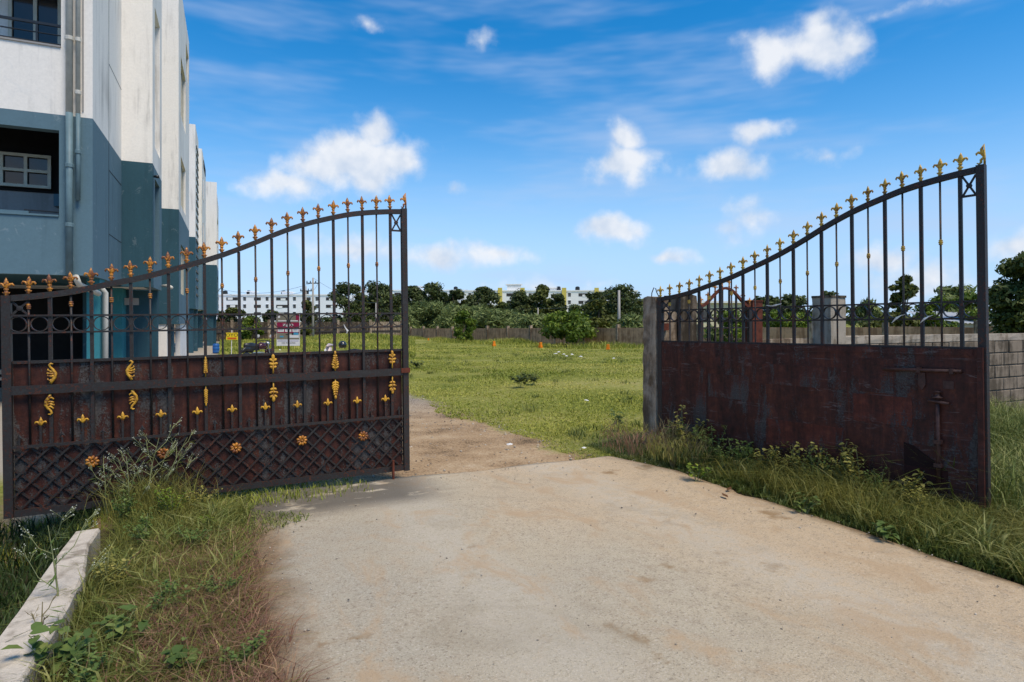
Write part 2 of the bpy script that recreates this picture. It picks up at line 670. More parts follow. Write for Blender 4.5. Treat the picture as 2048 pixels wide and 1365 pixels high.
def mat_ground():
    m = Mat('ground_soil', 0.95, 0.1)
    x, y, z = m.pos()
    edge = m.noise(1.2, 5, 0.6)
    edge2 = m.noise(7, 4, 0.6)
    w = m.math('MULTIPLY_ADD', edge, 1.3, m.math('MULTIPLY', edge2, 0.5))      # about 0.9 on average
    xe = m.math('ADD', x, m.math('SUBTRACT', w, 0.9))
    # the dirt lane behind the gate, x from -1.6 to 3.5
    lane = m.math('MULTIPLY', m.rng(xe, 3.72, 3.35), m.rng(xe, -1.9, -1.5))
    fade = m.rng(y, 30, 44, 1.0, 0.0)
    lane = m.math('MULTIPLY', lane, fade)
    lane = m.math('MULTIPLY', lane, m.rng(y, 5.2, 5.6))
    yard = m.math('MULTIPLY', m.rng(xe, -0.6, -0.9), m.rng(y, 7.0, 8.0))
    g = m.noise(45, 5, 0.78)
    gr = m.noise(0.35, 5, 0.6)
    gr2 = m.noise(9, 5, 0.65)
    grass = m.ramp(m.math('MULTIPLY_ADD', gr2, 0.5, m.math('MULTIPLY', gr, 0.5)),
                   [(0.34, (0.085, 0.11, 0.016)), (0.48, (0.19, 0.20, 0.036)), (0.58, (0.30, 0.275, 0.08)), (0.66, (0.36, 0.29, 0.15))])
    soil = m.ramp(gr2, [(0.3, (0.035, 0.030, 0.014)), (0.7, (0.075, 0.062, 0.030))])
    near = m.math('MULTIPLY', m.rng(y, 5.9, 5.3), 1.0)
    c = m.mix(near, grass, soil)
    dirt = m.ramp(m.math('MULTIPLY_ADD', g, 0.55, m.math('MULTIPLY', edge, 0.45)),
                  [(0.40, (0.10, 0.07, 0.042)), (0.47, (0.34, 0.225, 0.125)), (0.55, (0.45, 0.315, 0.185)), (0.64, (0.56, 0.45, 0.31))])
    grav = m.ramp(g, [(0.40, (0.07, 0.066, 0.06)), (0.5, (0.27, 0.245, 0.21)), (0.62, (0.48, 0.45, 0.39))])
    gm = m.math('ADD', m.math('MULTIPLY', m.rng(y, 8.5, 13.0), 0.75), m.rng(m.noise(1.4, 4, 0.6), 0.60, 0.72))
    dirt = m.mix(m.math('MINIMUM', gm, 1.0), dirt, grav)
    c = m.mix(lane, c, dirt)
    c = m.mix(yard, c, (0.36, 0.31, 0.24))
    m.color(c)
    m.bump(m.math('MULTIPLY_ADD', gr2, 2.0, g), 0.02, 0.7)
    return m.m


IRON = mat_iron()
SHEET_L = mat_sheet('sheet_rust_front', (0.048, 0.0120, 0.0065), (0.080, 0.070, 0.065), 0.575, 0.625)
SHEET_R = mat_sheet('sheet_rust_back', (0.060, 0.0135, 0.0078), (0.076, 0.064, 0.059), 0.587, 0.65, 0.55)
SHEET_P = mat_sheet('sheet_patch_worn', (0.062, 0.0145, 0.0085), (0.080, 0.068, 0.063), 0.55, 0.63, 0.5)
SHEET_Q = mat_sheet('sheet_patch_red', (0.088, 0.0165, 0.0085), (0.070, 0.062, 0.060), 0.605, 0.67, 0.4)
GOLD_O = mat_gold('gilt_orange', (0.66, 0.26, 0.022), 0.05)
GOLD_Y = mat_gold('gilt_yellow', (0.66, 0.345, 0.028), 0.16)
GOLD_R = mat_gold('gilt_dull', (0.66, 0.40, 0.045), 0.12)
RUST = plain('rust_steel', (0.11, 0.028, 0.014), 0.8, 0.45, 14)
CONC = mat_concrete('post_concrete', (0.42, 0.33, 0.24), (0.13, 0.09, 0.058), 0.05)
CONC_D = mat_concrete('mossy_concrete', (0.21, 0.165, 0.12), (0.05, 0.038, 0.026), 0.10)
CONC_L = mat_concrete('pale_concrete', (0.40, 0.34, 0.27), (0.17, 0.13, 0.09), -0.02)
BLOCK = mat_concrete('block_concrete', (0.27, 0.215, 0.16), (0.10, 0.078, 0.055), 0.05)
MORTAR = plain('mortar', (0.17, 0.145, 0.115), 0.95, 0.2, 30)
WALL_BR = mat_concrete('stained_wall', (0.66, 0.385, 0.22), (0.33, 0.175, 0.095), 0.03, 0.5)
KERB = mat_concrete('kerb_limewash', (0.56, 0.49, 0.40), (0.26, 0.215, 0.165), -0.03)
WHITE = mat_plaster('white_plaster', (0.83, 0.79, 0.73), 0.75)
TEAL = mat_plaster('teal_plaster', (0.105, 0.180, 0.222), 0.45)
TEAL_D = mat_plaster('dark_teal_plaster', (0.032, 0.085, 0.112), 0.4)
TEAL_C = mat_plaster('turquoise_plaster', (0.04, 0.20, 0.235), 0.25)
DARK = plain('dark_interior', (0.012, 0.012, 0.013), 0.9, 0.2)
GREYW = mat_plaster('grey_plaster', (0.30, 0.29, 0.28))
PIPE_W = plain('pipe_white', (0.55, 0.53, 0.47), 0.5, 0.15)
PIPE_T = plain('pipe_teal', (0.12, 0.19, 0.215), 0.5, 0.15)
FRAME = plain('window_frame', (0.55, 0.52, 0.42), 0.5, 0.12)
GLASS_M = Mat('dark_glass', 0.08, 0.6)
GLASS_M.color((0.012, 0.014, 0.017))
GLASS = GLASS_M.m
BLACK = plain('black_plastic', (0.014, 0.014, 0.015), 0.35, 0.2, spec=0.5)
BARK = plain('bark', (0.10, 0.078, 0.055), 0.95, 0.35, 12)
BARK_L = plain('pale_bark', (0.32, 0.28, 0.22), 0.9, 0.25, 12)
STRAW = plain('dry_stem', (0.20, 0.16, 0.075), 0.9, 0.3, 20)
STEMG = plain('green_stem', (0.22, 0.235, 0.10), 0.8, 0.3, 20)
LEAF_DARK = leaf_mat('leaf_dark', (0.024, 0.038, 0.012), (0.075, 0.10, 0.030), (0.175, 0.20, 0.06), 0.25)
LEAF_ACACIA = leaf_mat('leaf_acacia', (0.065, 0.095, 0.030), (0.18, 0.225, 0.07), (0.32, 0.36, 0.12), 0.3)
LEAF_BRIGHT = leaf_mat('leaf_bright', (0.040, 0.075, 0.010), (0.125, 0.19, 0.020), (0.25, 0.30, 0.04), 0.25)
LEAF_OLIVE = leaf_mat('leaf_olive', (0.030, 0.042, 0.009), (0.095, 0.112, 0.022), (0.18, 0.185, 0.04), 0.2)
GRASS_G = leaf_mat('grass_green', (0.045, 0.075, 0.012), (0.155, 0.185, 0.036), (0.33, 0.32, 0.11), 0.2)
GRASS_L = leaf_mat('grass_lawn', (0.12, 0.165, 0.020), (0.32, 0.335, 0.050), (0.52, 0.455, 0.11), 0.2)
GRASS_DRY = leaf_mat('grass_dry', (0.13, 0.06, 0.04), (0.29, 0.145, 0.095), (0.44, 0.29, 0.16), 0.2)
GRASS_D = leaf_mat('grass_dark', (0.014, 0.026, 0.007), (0.045, 0.075, 0.017), (0.12, 0.15, 0.04), 0.2)  # darker green for the ditch grass and one broom weed
WEED_LEAF = leaf_mat('weed_leaf', (0.045, 0.08, 0.018), (0.11, 0.17, 0.04), (0.21, 0.25, 0.07), 0.25)
WEED_YEL = leaf_mat('weed_yellow', (0.10, 0.11, 0.02), (0.26, 0.245, 0.055), (0.42, 0.37, 0.12), 0.25)
PETAL = plain('white_petal', (0.52, 0.53, 0.42), 0.7, 0.08)
LEAF_MID = leaf_mat('leaf_mid', (0.035, 0.055, 0.014), (0.10, 0.13, 0.034), (0.22, 0.24, 0.075), 0.3)

# ---------------------------------------------------------------- ground, slab, kerb
def axis_steps(segs):
    out = []
    for a, b, st in segs:
        n = max(1, int(round((b - a) / st)))
        out += [a + (b - a) * i / n for i in range(n)]
    out.append(segs[-1][1])
    return np.array(out)


def make_ground():
    xs = axis_steps([(-2500, -300, 400), (-300, -40, 40), (-40, -6, 2.5), (-6, 10, 0.12), (10, 40, 1.0), (40, 300, 26), (300, 2500, 400)])
    ys = axis_steps([(-300, -20, 40), (-20, -1, 1.5), (-1, 16, 0.12), (16, 100, 1.0), (100, 400, 30), (400, 3000, 400)])
    X, Y = np.meshgrid(xs, ys)
    Z = gz_np(X, Y)
    rng = np.random.default_rng(3)
    uneven = 0.012 * np.sin(X * 1.7 + 0.6 * np.sin(Y * 1.1)) * np.sin(Y * 1.3 + 1.0) + 0.004 * rng.standard_normal(X.shape)
    hum = 0.05 * np.sin(X * 0.55 + 1.3) * np.sin(Y * 0.42) + 0.05 * np.sin(X * 0.23 + 0.31 * Y)
    m = np.clip((Y - 6.5) / 4, 0, 1) * np.clip((X - 3.7) / 1.5, 0, 1) * np.clip((60 - Y) / 20, 0, 1)
    Z = Z + uneven * (np.abs(X) < 30) * 0.8 + hum * m
    under = (X > 0.0) & (X < 4.15) & (Y < 5.75)
    Z = np.where(under, -0.05, Z)
    # low bank of long grass by the far end wall
    bx, by = P(705, 62)[:2]
    Z = Z + 0.8 * np.exp(-(((X - bx) / 6.0) ** 2 + ((Y - by) / 7.0) ** 2))
    v = np.stack([X.ravel(), Y.ravel(), Z.ravel()], 1)
    ny, nx = X.shape
    i = (np.arange(ny - 1)[:, None] * nx + np.arange(nx - 1)[None, :]).ravel()
    f = np.stack([i, i + 1, i + nx + 1, i + nx], 1)
    return structure(obj('ground', mesh_np('ground', v, f, mat_ground(), smooth=True)))


make_ground()


def make_slab():
    rnd = random.Random(4)
    ys = [-3 + 0.09 * i for i in range(97)]
    ys = [y for y in ys if y < 5.66] + [5.68]
    left, right = [], []
    for y in ys:
        left.append((0.10 + 0.008 * math.sin(y * 3.1) + rnd.uniform(-.008, .008), y))
        r = 4.06 + 0.045 * (4.0 - y) * 0.5 + 0.010 * math.sin(y * 2.3 + 1) + rnd.uniform(-.007, .007)
        if 4.9 < y:
            r -= (y - 4.9) * 0.28
        if 3.9 < y < 4.06:
            r -= 0.045
        right.append((r, y))
    # grid so that the surface can be slightly uneven
    nx = 40
    v, f = [], []
    for (l, y), (r, _) in zip(left, right):
        for k in range(nx + 1):
            t = k / nx
            x = l + (r - l) * t
            z = 0.004 * math.sin(x * 2.1 + y) + 0.003 * math.sin(y * 3.7 - x) + rnd.uniform(-.001, .001)
            e = min(t, 1 - t)
            z -= 0.010 * max(0, 1 - e / 0.02)
            v.append((x, y + (0.03 * math.sin(x * 5) if y > 5.67 else 0), z))
    n = nx + 1
    for i in range(len(ys) - 1):
        for k in range(nx):
            f.append((i * n + k, i * n + k + 1, (i + 1) * n + k + 1, (i + 1) * n + k))
    base = len(v)
    rim = [i * n + nx for i in range(len(ys))] + [(len(ys) - 1) * n + k for k in range(nx - 1, -1, -1)] + [i * n for i in range(len(ys) - 2, -1, -1)]
    for q in rim:
        v.append((v[q][0], v[q][1], -0.12))
    for j in range(len(rim) - 1):
        f.append((rim[j], base + j, base + j + 1, rim[j + 1]))
    m = MB().add(v, f)
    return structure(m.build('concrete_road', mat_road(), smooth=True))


make_slab()


def make_kerb():
    rnd = random.Random(2)
    ys = [-1.5 + 0.1 * i for i in range(64)]
    ys = [y for y in ys if y < 4.8] + [4.8]
    v, f = [], []
    for y in ys:
        j = lambda a: rnd.uniform(-a, a)
        wob = 0.006 * math.sin(y * 4)
        far = 0.0
        nar = 0.065 * min(1.0, max(0.0, (y - 4.0) / 0.5))
        v += [(-0.93 - far + wob + j(.003), y, -0.35), (-0.93 - far + wob + j(.003), y, 0.10 + j(.003)), (-0.92 - far + wob, y, 0.118 + j(.003)),
              (-0.735 - nar + wob + j(.003), y, 0.122 + j(.003)), (-0.722 - nar + wob + j(.003), y, 0.106 + j(.003)), (-0.722 - nar + wob, y, -0.35)]
    for i in range(len(ys) - 1):
        for k in range(5):
            f.append((i * 6 + k, i * 6 + k + 1, (i + 1) * 6 + k + 1, (i + 1) * 6 + k))
    e = (len(ys) - 1) * 6
    f += [(5, 4, 3, 2, 1, 0), (e, e + 1, e + 2, e + 3, e + 4, e + 5)]
    f = [tuple(reversed(q)) for q in f]
    tag(MB().add(v, f).build('drain_wall', KERB), 'whitewashed low concrete drain wall among the weeds at lower left', 'low wall')


make_kerb()

# ---------------------------------------------------------------- gate ornaments
def fleur(half=0, s=1.0, collar=True):
    """fleur-de-lis finial standing on z = 0; half = -1/+1 keeps only one side"""
    b = MB()
    h = 0.132
    z0 = 0.0
    if collar:
        b.lathe([(0.011, 0), (0.014, 0.006), (0.010, 0.014), (0.019, 0.022), (0.012, 0.031), (0.010, 0.040), (0.017, 0.047), (0.012, 0.054)], 7, sy=0.7)
        for sx in (-1, 1):
            if half and sx != half:
                continue
            b.tube([(0, 0, 0.016), (sx * 0.014, 0, 0.017), (sx * 0.022, 0, 0.026)], [0.006, 0.005, 0.002], 5, 0.8)
        z0 = 0.05
    # middle leaf
    b.lathe([(0.006, z0), (0.010, z0 + 0.010), (0.0185, z0 + 0.036), (0.013, z0 + 0.058), (0.0015, z0 + 0.084)], 6, sy=0.55)
    for sx in (-1, 1):
        if half and sx != half:
            continue
        b.tube([(sx * 0.004, 0, z0 + 0.002), (sx * 0.012, 0, z0 + 0.020), (sx * 0.024, 0, z0 + 0.036), (sx * 0.037, 0, z0 + 0.038),
                (sx * 0.044, 0, z0 + 0.028), (sx * 0.040, 0, z0 + 0.019)], [0.005, 0.008, 0.0095, 0.0085, 0.0068, 0.004], 6, 0.7)
    if half:
        b.v = [(x if x * half > 0 else x * 0.12, y, z) for x, y, z in b.v]
    b.v = [(x * s, y * s, z * s) for x, y, z in b.v]
    return b


def half_scroll(side):
    """tall half ornament on the meeting stile: straight back, curled front"""
    b = MB()
    x = side
    b.tube([(0, 0, 0), (0, 0, 0.06), (0, 0, 0.155)], [0.008, 0.008, 0.0015], 5)
    b.tube([(x * 0.004, 0, 0.150), (x * 0.018, 0, 0.118), (x * 0.012, 0, 0.085), (x * 0.004, 0, 0.07)], [0.002, 0.011, 0.013, 0.006], 6, 0.6)
    b.tube([(x * 0.004, 0, 0.060), (x * 0.020, 0, 0.088), (x * 0.038, 0, 0.098), (x * 0.050, 0, 0.090), (x * 0.048, 0, 0.078)], [0.006, 0.009, 0.010, 0.008, 0.004], 6, 0.7)
    b.tube([(x * 0.004, 0, 0.058), (x * 0.022, 0, 0.040), (x * 0.022, 0, 0.020), (x * 0.036, 0, 0.012), (x * 0.048, 0, 0.022)], [0.007, 0.010, 0.009, 0.007, 0.003], 6, 0.7)
    return b


def leaf_ornament(kind):
    """cast leaf, base at z=0, growing up to about 0.19"""
    b = MB()
    if kind == 'oak':
        b.tube([(0, 0, 0), (0, 0, 0.05), (0, 0, 0.15)], [0.008, 0.006, 0.004], 5)
        for z, w, a in ((0.058, 0.026, 0.35), (0.090, 0.035, 0.25), (0.122, 0.030, 0.6)):
            for s in (-1, 1):
                b.lobe((s * w * 0.55, 0, z + w * 0.5 * a), (s, 0, a), w * 0.75, 0.0135, 0.007)
        b.lobe((0, 0, 0.155), (0, 0, 1), 0.034, 0.017, 0.008)
    elif kind == 'pine':
        b.tube([(0, 0, 0), (0, 0, 0.18)], [0.008, 0.004], 5)
        for i in range(6):
            z = 0.022 + i * 0.024
            w = (0.034, 0.038, 0.034, 0.026, 0.024, 0.020)[i]
            for s in (-1, 1):
                b.lobe((s * w * 0.5, -0.002, z + w * 0.35), (s, 0, 0.7), w * 0.62, 0.0115, 0.008)
        b.lobe((0, 0, 0.178), (0, 0, 1), 0.024, 0.014, 0.008)
    elif kind == 'feather':
        b.tube([(0, 0, 0), (0, 0, 0.16)], [0.006, 0.004], 5)
        for i in range(7):
            z = 0.028 + i * 0.019
            w = 0.019 * (1 - 0.05 * i)
            for s in (-1, 1):
                b.lobe((s * w * 0.45, 0, z + w * 0.5), (s, 0, 1.3), w * 0.75, 0.0065, 0.005)
        b.lobe((0, 0, 0.165), (0, 0, 1), 0.022, 0.008, 0.005)
    else:  # acanthus scroll
        b.tube([(0.0, 0, 0), (0.012, 0, 0.028), (0.034, 0, 0.062), (0.040, 0, 0.098), (0.022, 0, 0.132), (0.0, 0, 0.158), (-0.008, 0, 0.180),
                (0.006, 0, 0.192), (0.022, 0, 0.186)], [0.013, 0.014, 0.015, 0.014, 0.012, 0.010, 0.010, 0.009, 0.004], 6, 0.7)
        for (x0, z0), (x1, z1), r in (((0.010, 0.040), (-0.022, 0.044), 0.008), ((0.030, 0.078), (-0.022, 0.078), 0.0095), ((0.034, 0.100), (-0.026, 0.104), 0.0105),
                                      ((0.026, 0.122), (-0.020, 0.134), 0.009)):
            b.tube([(x0, 0, z0), ((x0 + x1) / 2, 0, min(z0, z1) - 0.008), (x1, 0, z1), (x1 + 0.004, 0, z1 + 0.010)], [r, r, r * 0.8, r * 0.35], 6, 0.6)
    return b


def rosette():
    b = MB()
    for k in range(9):
        a = 2 * math.pi * k / 9
        b.lobe((math.cos(a) * 0.027, 0, math.sin(a) * 0.027), (math.cos(a), 0, math.sin(a)), 0.0195, 0.0125, 0.010, 6)
    b.lathe([(0.004, -0.014), (0.010, -0.010), (0.012, 0.0)], 7, axis='y')
    b.v = [(x * 1.06, y, z * 1.06) for x, y, z in b.v]
    return b


def collar():
    return MB().lathe([(0.010, -0.020), (0.014, -0.017), (0.014, -0.011), (0.011, -0.008), (0.016, -0.004), (0.016, 0.004), (0.011, 0.008),
                       (0.014, 0.011), (0.014, 0.017), (0.010, 0.020)], 7)


def ring(r=0.057, w=0.006, dep=0.024, n=20):
    b = MB()
    v, f = [], []
    for k in range(n):
        a = 2 * math.pi * k / n
        for rr, yy in ((r, -dep / 2), (r, dep / 2), (r - w, dep / 2), (r - w, -dep / 2)):
            v.append((rr * math.cos(a), yy, rr * math.sin(a)))
    for k in range(n):
        k2 = (k + 1) % n
        for j in range(4):
            j2 = (j + 1) % 4
            f.append((k * 4 + j, k * 4 + j2, k2 * 4 + j2, k2 * 4 + j))
    return b.add(v, f)


def arrow_tip():
    b = MB()
    b.box(-0.006, 0.006, -0.004, 0.004, 0, 0.055)
    b.add([(-0.024, 0, 0.040), (0, -0.006, 0.062), (0.024, 0, 0.040), (0, 0, 0.085), (0, 0.006, 0.062), (0, 0, 0.052)],
          [(0, 1, 3), (1, 2, 3), (2, 4, 3), (4, 0, 3), (0, 5, 1), (1, 5, 2), (2, 5, 4), (4, 5, 0)])
    return b


GW = 3.014
NB = 23
RAIL_Z = [1.657, 1.671, 1.69, 1.713, 1.747, 1.784, 1.815, 1.853, 1.898, 1.944, 1.991, 2.042, 2.100, 2.163, 2.230, 2.290, 2.344, 2.388, 2.427, 2.463, 2.488, 2.506, 2.521, 2.531]
TILT = 0.033 / GW
RAIL_Z = [z - TILT * GW * i / NB for i, z in enumerate(RAIL_Z)]
Z_RT, Z_RB, Z_PT, Z_MID, Z_LOW, Z_BOT = 1.530, 1.402, 1.181, 0.975, 0.552, 0.060


def rail_at(x):
    t = min(max(x / GW * NB, 0), NB)
    i = min(int(t), NB - 1)
    return RAIL_Z[i] + (RAIL_Z[i + 1] - RAIL_Z[i]) * (t - i)


def make_leaf(name, label, side, loc, rotz, sheet_mat, fin_mat):
    """one leaf of the double gate. Local: hinge at x=0, meeting stile at x=side*GW, decorated face towards -y"""
    root = thing(name, label, 'gate', loc, (0, -side * TILT, rotz))
    S = side

    def part(nm, b, mat, x=0.0, z=0.0, y=0.0, par=None, smooth=False, flipz=False, flipx=False):
        o = obj(nm, b if isinstance(b, bpy.types.Mesh) else b.mesh(nm, mat, smooth), par or root, (S * x, y, z))
        if flipz or flipx:
            o.rotation_euler = (0, math.pi if flipz else 0, 0) if not flipx else (0, 0, 0)
            if flipx:
                o.scale = (-1, 1, -1 if flipz else 1)
        return o

    xs = [GW * i / NB for i in range(NB + 1)]
    # frame
    part('hinge_stile', MB().box(-0.028, 0.028, -0.026, 0.026, 0.035, rail_at(0) + 0.022), IRON)
    part('meeting_stile', MB().box(-0.026, 0.026, -0.028, 0.028, 0.030, rail_at(GW) + 0.028), IRON, GW)
    # curved top rail
    b = MB()
    v, f = [], []
    n = 46
    for k in range(n + 1):
        x = 0.029 + (GW - 0.060) * k / n
        z = rail_at(x)
        for yy, zz in ((-0.020, -0.022), (0.020, -0.022), (0.020, 0.022), (-0.020, 0.022)):
            v.append((S * x, yy, z + zz))
    for k in range(n):
        for j in range(4):
            j2 = (j + 1) % 4
            q = (k * 4 + j, k * 4 + j2, (k + 1) * 4 + j2, (k + 1) * 4 + j)
            f.append(q if S > 0 else tuple(reversed(q)))
    part('top_rail', b.add(v, f), IRON)
    w = GW - 0.06
    for nm, z, hh, yy, dd in (('ring_rail', Z_RT, 0.014, -0.010, 0.022), ('ring_rail', Z_RB, 0.014, -0.010, 0.022), ('lower_rail', Z_LOW, 0.022, -0.016, 0.016),
                              ('bottom_rail', Z_BOT, 0.050, 0.0, 0.034), ('mid_band', Z_MID, 0.066, -0.028, 0.010), ('sheet_rail', Z_PT, 0.022, 0.006, 0.016)):
        part(nm, MB().box(-w / 2, w / 2, yy - dd / 2, yy + dd / 2, -hh / 2, hh / 2), IRON, GW / 2, z)
    # sheet behind the bars
    part('sheet', MB().box(-w / 2, w / 2, 0.019, 0.024, 0.052, Z_PT - 0.004), sheet_mat, GW / 2)
    # uprights
    m_fin = fleur().mesh('finial', fin_mat, True)
    m_col = collar().mesh('collar', GOLD_O if S > 0 else GOLD_R, True)
    m_ring = ring().mesh('ring', IRON)
    m_small = fleur(collar=False, s=0.80).mesh('small_fleur', GOLD_Y, True)
    m_tip = arrow_tip().mesh('arrow_tip', IRON)
    m_ros = rosette().mesh('rosette', GOLD_O, True)
    m_leaf = {k: leaf_ornament(k).mesh('leaf_ornament', GOLD_Y, True) for k in ('scroll', 'feather', 'oak', 'pine')}
    rnd = random.Random(8 if S > 0 else 9)
    z_foot = Z_LOW + 0.012
    for i in range(1, NB):
        thick = i % 2 == 0
        top = rail_at(xs[i]) - 0.024
        if thick:
            part('thick_bar', MB().box(-0.0118, 0.0118, -0.0115, 0.0115, z_foot, top), IRON, xs[i])
        else:
            part('thin_bar', MB().tube([(0, 0, z_foot), (0, 0, top)], 0.0078, 6), IRON, xs[i], smooth=True)
            zc = Z_RT + 0.485 * (rail_at(xs[i]) - Z_RT)
            part('collar', m_col, None, xs[i], zc)
        o = part('finial', m_fin, None, xs[i], rail_at(xs[i]) + 0.024)
        o.rotation_euler = (rnd.uniform(-.05, .05), rnd.uniform(-.04, .04), rnd.uniform(-.25, .25))
    o = part('finial', m_fin, None, 0.0, rail_at(0) + 0.020)
    part('end_finial', half_scroll(-S), fin_mat, GW + 0.022, rail_at(GW) + 0.026, smooth=True)
    for i in range(NB):
        part('ring', m_ring, None, (xs[i] + xs[i + 1]) / 2, (Z_RT + Z_RB) / 2)
    # corner crosses
    def cross(xa, xb, za, zb):
        c = MB()
        for (p, q) in (((xa, 0, za), (xb, 0, zb)), ((xa, 0, zb), (xb, 0, za))):
            c.bar((S * p[0], 0, p[2]), (S * q[0], 0, q[2]), 0.013, 0.010)
        c.lathe([(0.004, -0.012), (0.018, -0.011), (0.018, 0.011), (0.004, 0.012)], 10, (S * (xa + xb) / 2, 0, (za + zb) / 2), axis='y')
        return c
    part('corner_cross', cross(0.03, xs[1] - 0.004, Z_RT + 0.006, rail_at(0.06) - 0.028), IRON)
    za = rail_at(GW) - 0.185
    c = cross(xs[22] + 0.014, GW - 0.032, za, rail_at(GW - .05) - 0.03)
    c.bar((S * (xs[22] + 0.014), 0, za), (S * (GW - 0.032), 0, za), 0.016, 0.014)
    part('corner_cross', c, IRON)
    # gilded pieces and short spikes on the lower, decorated side
    for j in range(NB):
        xm = (xs[j] + xs[j + 1]) / 2
        if j % 2 == 1:
            part('short_bar', MB().box(-0.0075, 0.0075, -0.011, 0.004, z_foot, z_foot + 0.135), IRON, xm)
            part('small_fleur', m_small, None, xm, z_foot + 0.135, -0.004)
        else:
            part('arrow_tip', m_tip, None, xm, z_foot, 0.0)
    for i, kind, m in ((2, 'scroll', 1), (6, 'scroll', -1), (10, 'feather', 1), (14, 'oak', 1), (18, 'pine', 1), (22, 'oak', 1)):
        o = part('leaf_ornament', m_leaf[kind], None, xs[i], Z_MID + 0.038, -0.020)
        if kind == 'scroll':
            o.scale = (S * m * .8, .8, .8)
        else:
            o.scale = (.88, .8, .9)
        o = part('leaf_ornament', m_leaf[kind], None, xs[i], Z_MID - 0.040, -0.020)
        o.scale = (S * (-m * .8 if kind == 'scroll' else .88), .8, -.8 if kind == 'scroll' else -.9)
    # diamond lattice
    zb, zt = Z_BOT + 0.026, Z_LOW - 0.010
    hgt = zt - zb
    pit = GW / NB
    for sl in (1, -1):
        k = -int(hgt / pit) - 1
        x0 = 0.03
        x1 = GW - 0.03
        for q in range(-5, NB + 6):
            xa = q * pit + pit * 0.5
            xb = xa + sl * hgt
            pa, pb = Vector((xa, 0, zb)), Vector((xb, 0, zt))
            # clip to the frame
            lo, hi = (pa, pb) if pa.x < pb.x else (pb, pa)
            if hi.x <= x0 + 0.02 or lo.x >= x1 - 0.02:
                continue
            d = hi - lo
            if lo.x < x0:
                lo = lo + d * ((x0 - lo.x) / d.x)
            if hi.x > x1:
                hi = hi - d * ((hi.x - x1) / d.x)
            yy = -0.006 if sl > 0 else 0.008
            part('lattice_bar', MB().bar((S * lo.x, yy, lo.z), (S * hi.x, yy, hi.z), 0.015, 0.012), IRON)
    for q, x in enumerate((0.135 * 3.55, 0.135 * 7.1, 0.135 * 11.05, 0.135 * 15.0, 0.135 * 19.0)):
        part('rosette', m_ros, None, x + 0.04, Z_LOW - 0.155 + 0.012 * (q % 2), -0.020)
    return root, part


left_leaf, lpart = make_leaf('gate_leaf', 'rusty wrought iron gate leaf with gilded leaves and diamond lattice standing closed', +1, (-1.4916, 5.66, 0.0), R(1.2), SHEET_L, GOLD_O)
lpart('latch_plate', MB().box(-0.05, 0.035, -0.044, -0.034, -0.022, 0.022), RUST, GW, Z_MID + 0.012)
lpart('latch_plate', MB().box(-0.012, 0.034, -0.034, 0.012, -0.018, 0.018), RUST, GW + 0.0, Z_MID + 0.012)
lpart('drop_bolt_foot', MB().tube([(0, 0, -0.10), (0, 0, 0.10)], 0.012, 6), RUST, GW - 0.14, 0.05, -0.05)

right_leaf, rpart = make_leaf('gate_leaf', 'rusty iron gate leaf swung open showing its red-brown sheet steel back', -1, (4.42, 5.56, 0.075), R(101.1), SHEET_R, GOLD_R)
# things welded to the back of the open leaf (its +y side)
rpart('free_stile_angle', MB().box(-0.006, 0.030, 0.024, 0.052, 0.03, 1.19), SHEET_R, GW + 0.004)
rpart('top_strip', MB().box(-1.45, 1.46, 0.0245, 0.029, 1.125, 1.172), SHEET_R, GW / 2)
rnd = random.Random(21)
for (xa, xb, za, zb) in ((1.15, 2.05, .80, .99), (2.10, 2.55, .55, .78), (.65, 1.12, .62, .86), (1.30, 2.02, .22, .47), (.30, .62, .30, .95), (2.15, 2.42, .80, 1.08), (2.56, 2.70, .42, .62)):
    rpart('patch_plate', MB().box(-(xb - xa) / 2, (xb - xa) / 2, 0.0243, 0.0262 + rnd.uniform(0, .0008), -(zb - za) / 2, (zb - za) / 2), rnd.choice((SHEET_P, SHEET_Q, SHEET_R)), (xa + xb) / 2, (za + zb) / 2)
b = MB()
b.add([(-0.17, 0.0275, 0), (0.13, 0.0275, 0), (0.13, 0.0275, 0.18), (0.06, 0.0275, 0.16), (-0.17, 0.0245, 0), (0.13, 0.0245, 0), (0.13, 0.0245, 0.18), (0.06, 0.0245, 0.16)],
      [(0, 1, 2, 3), (7, 6, 5, 4), (0, 4, 5, 1), (1, 5, 6, 2), (2, 6, 7, 3), (3, 7, 4, 0)])
rpart('torn_patch', b, plain('torn_steel', (0.020, 0.0065, 0.005), 0.9, 0.3), 2.62, 0.245)
rpart('torn_patch', MB().box(-0.17, 0.13, 0.0245, 0.028, -0.17, 0.0), plain('torn_steel_b', (0.034, 0.009, 0.007), 0.9, 0.3), 2.62, 0.244)
BOLT = plain('bolt_steel', (0.075, 0.034, 0.026), 0.55, 0.4, 30)
sl = rpart('sliding_bolt', MB().tube([(-0.26, 0.045, 0.002), (0.28, 0.045, -0.010)], 0.013, 8), BOLT, 2.63, 1.008, smooth=True)
for dx in (-0.02, 0.20):
    obj('bolt_keeper', MB().box(-0.012, 0.012, 0.0245, 0.061, -0.020, 0.020).mesh('bolt_keeper', BOLT), sl, (-dx, 0, -0.003))
hp = rpart('hasp', MB().add([(-0.022, 0.030, 0), (0.022, 0.030, 0), (0.026, 0.030, -0.09), (0.0, 0.030, -0.135), (-0.026, 0.030, -0.09),
                             (-0.022, 0.037, 0), (0.022, 0.037, 0), (0.026, 0.037, -0.09), (0.0, 0.037, -0.135), (-0.026, 0.037, -0.09)],
                            [(0, 1, 2, 3, 4), (9, 8, 7, 6, 5), (0, 5, 6, 1), (1, 6, 7, 2), (2, 7, 8, 3), (3, 8, 9, 4), (4, 9, 5, 0)]), BOLT, 2.625, 0.985)
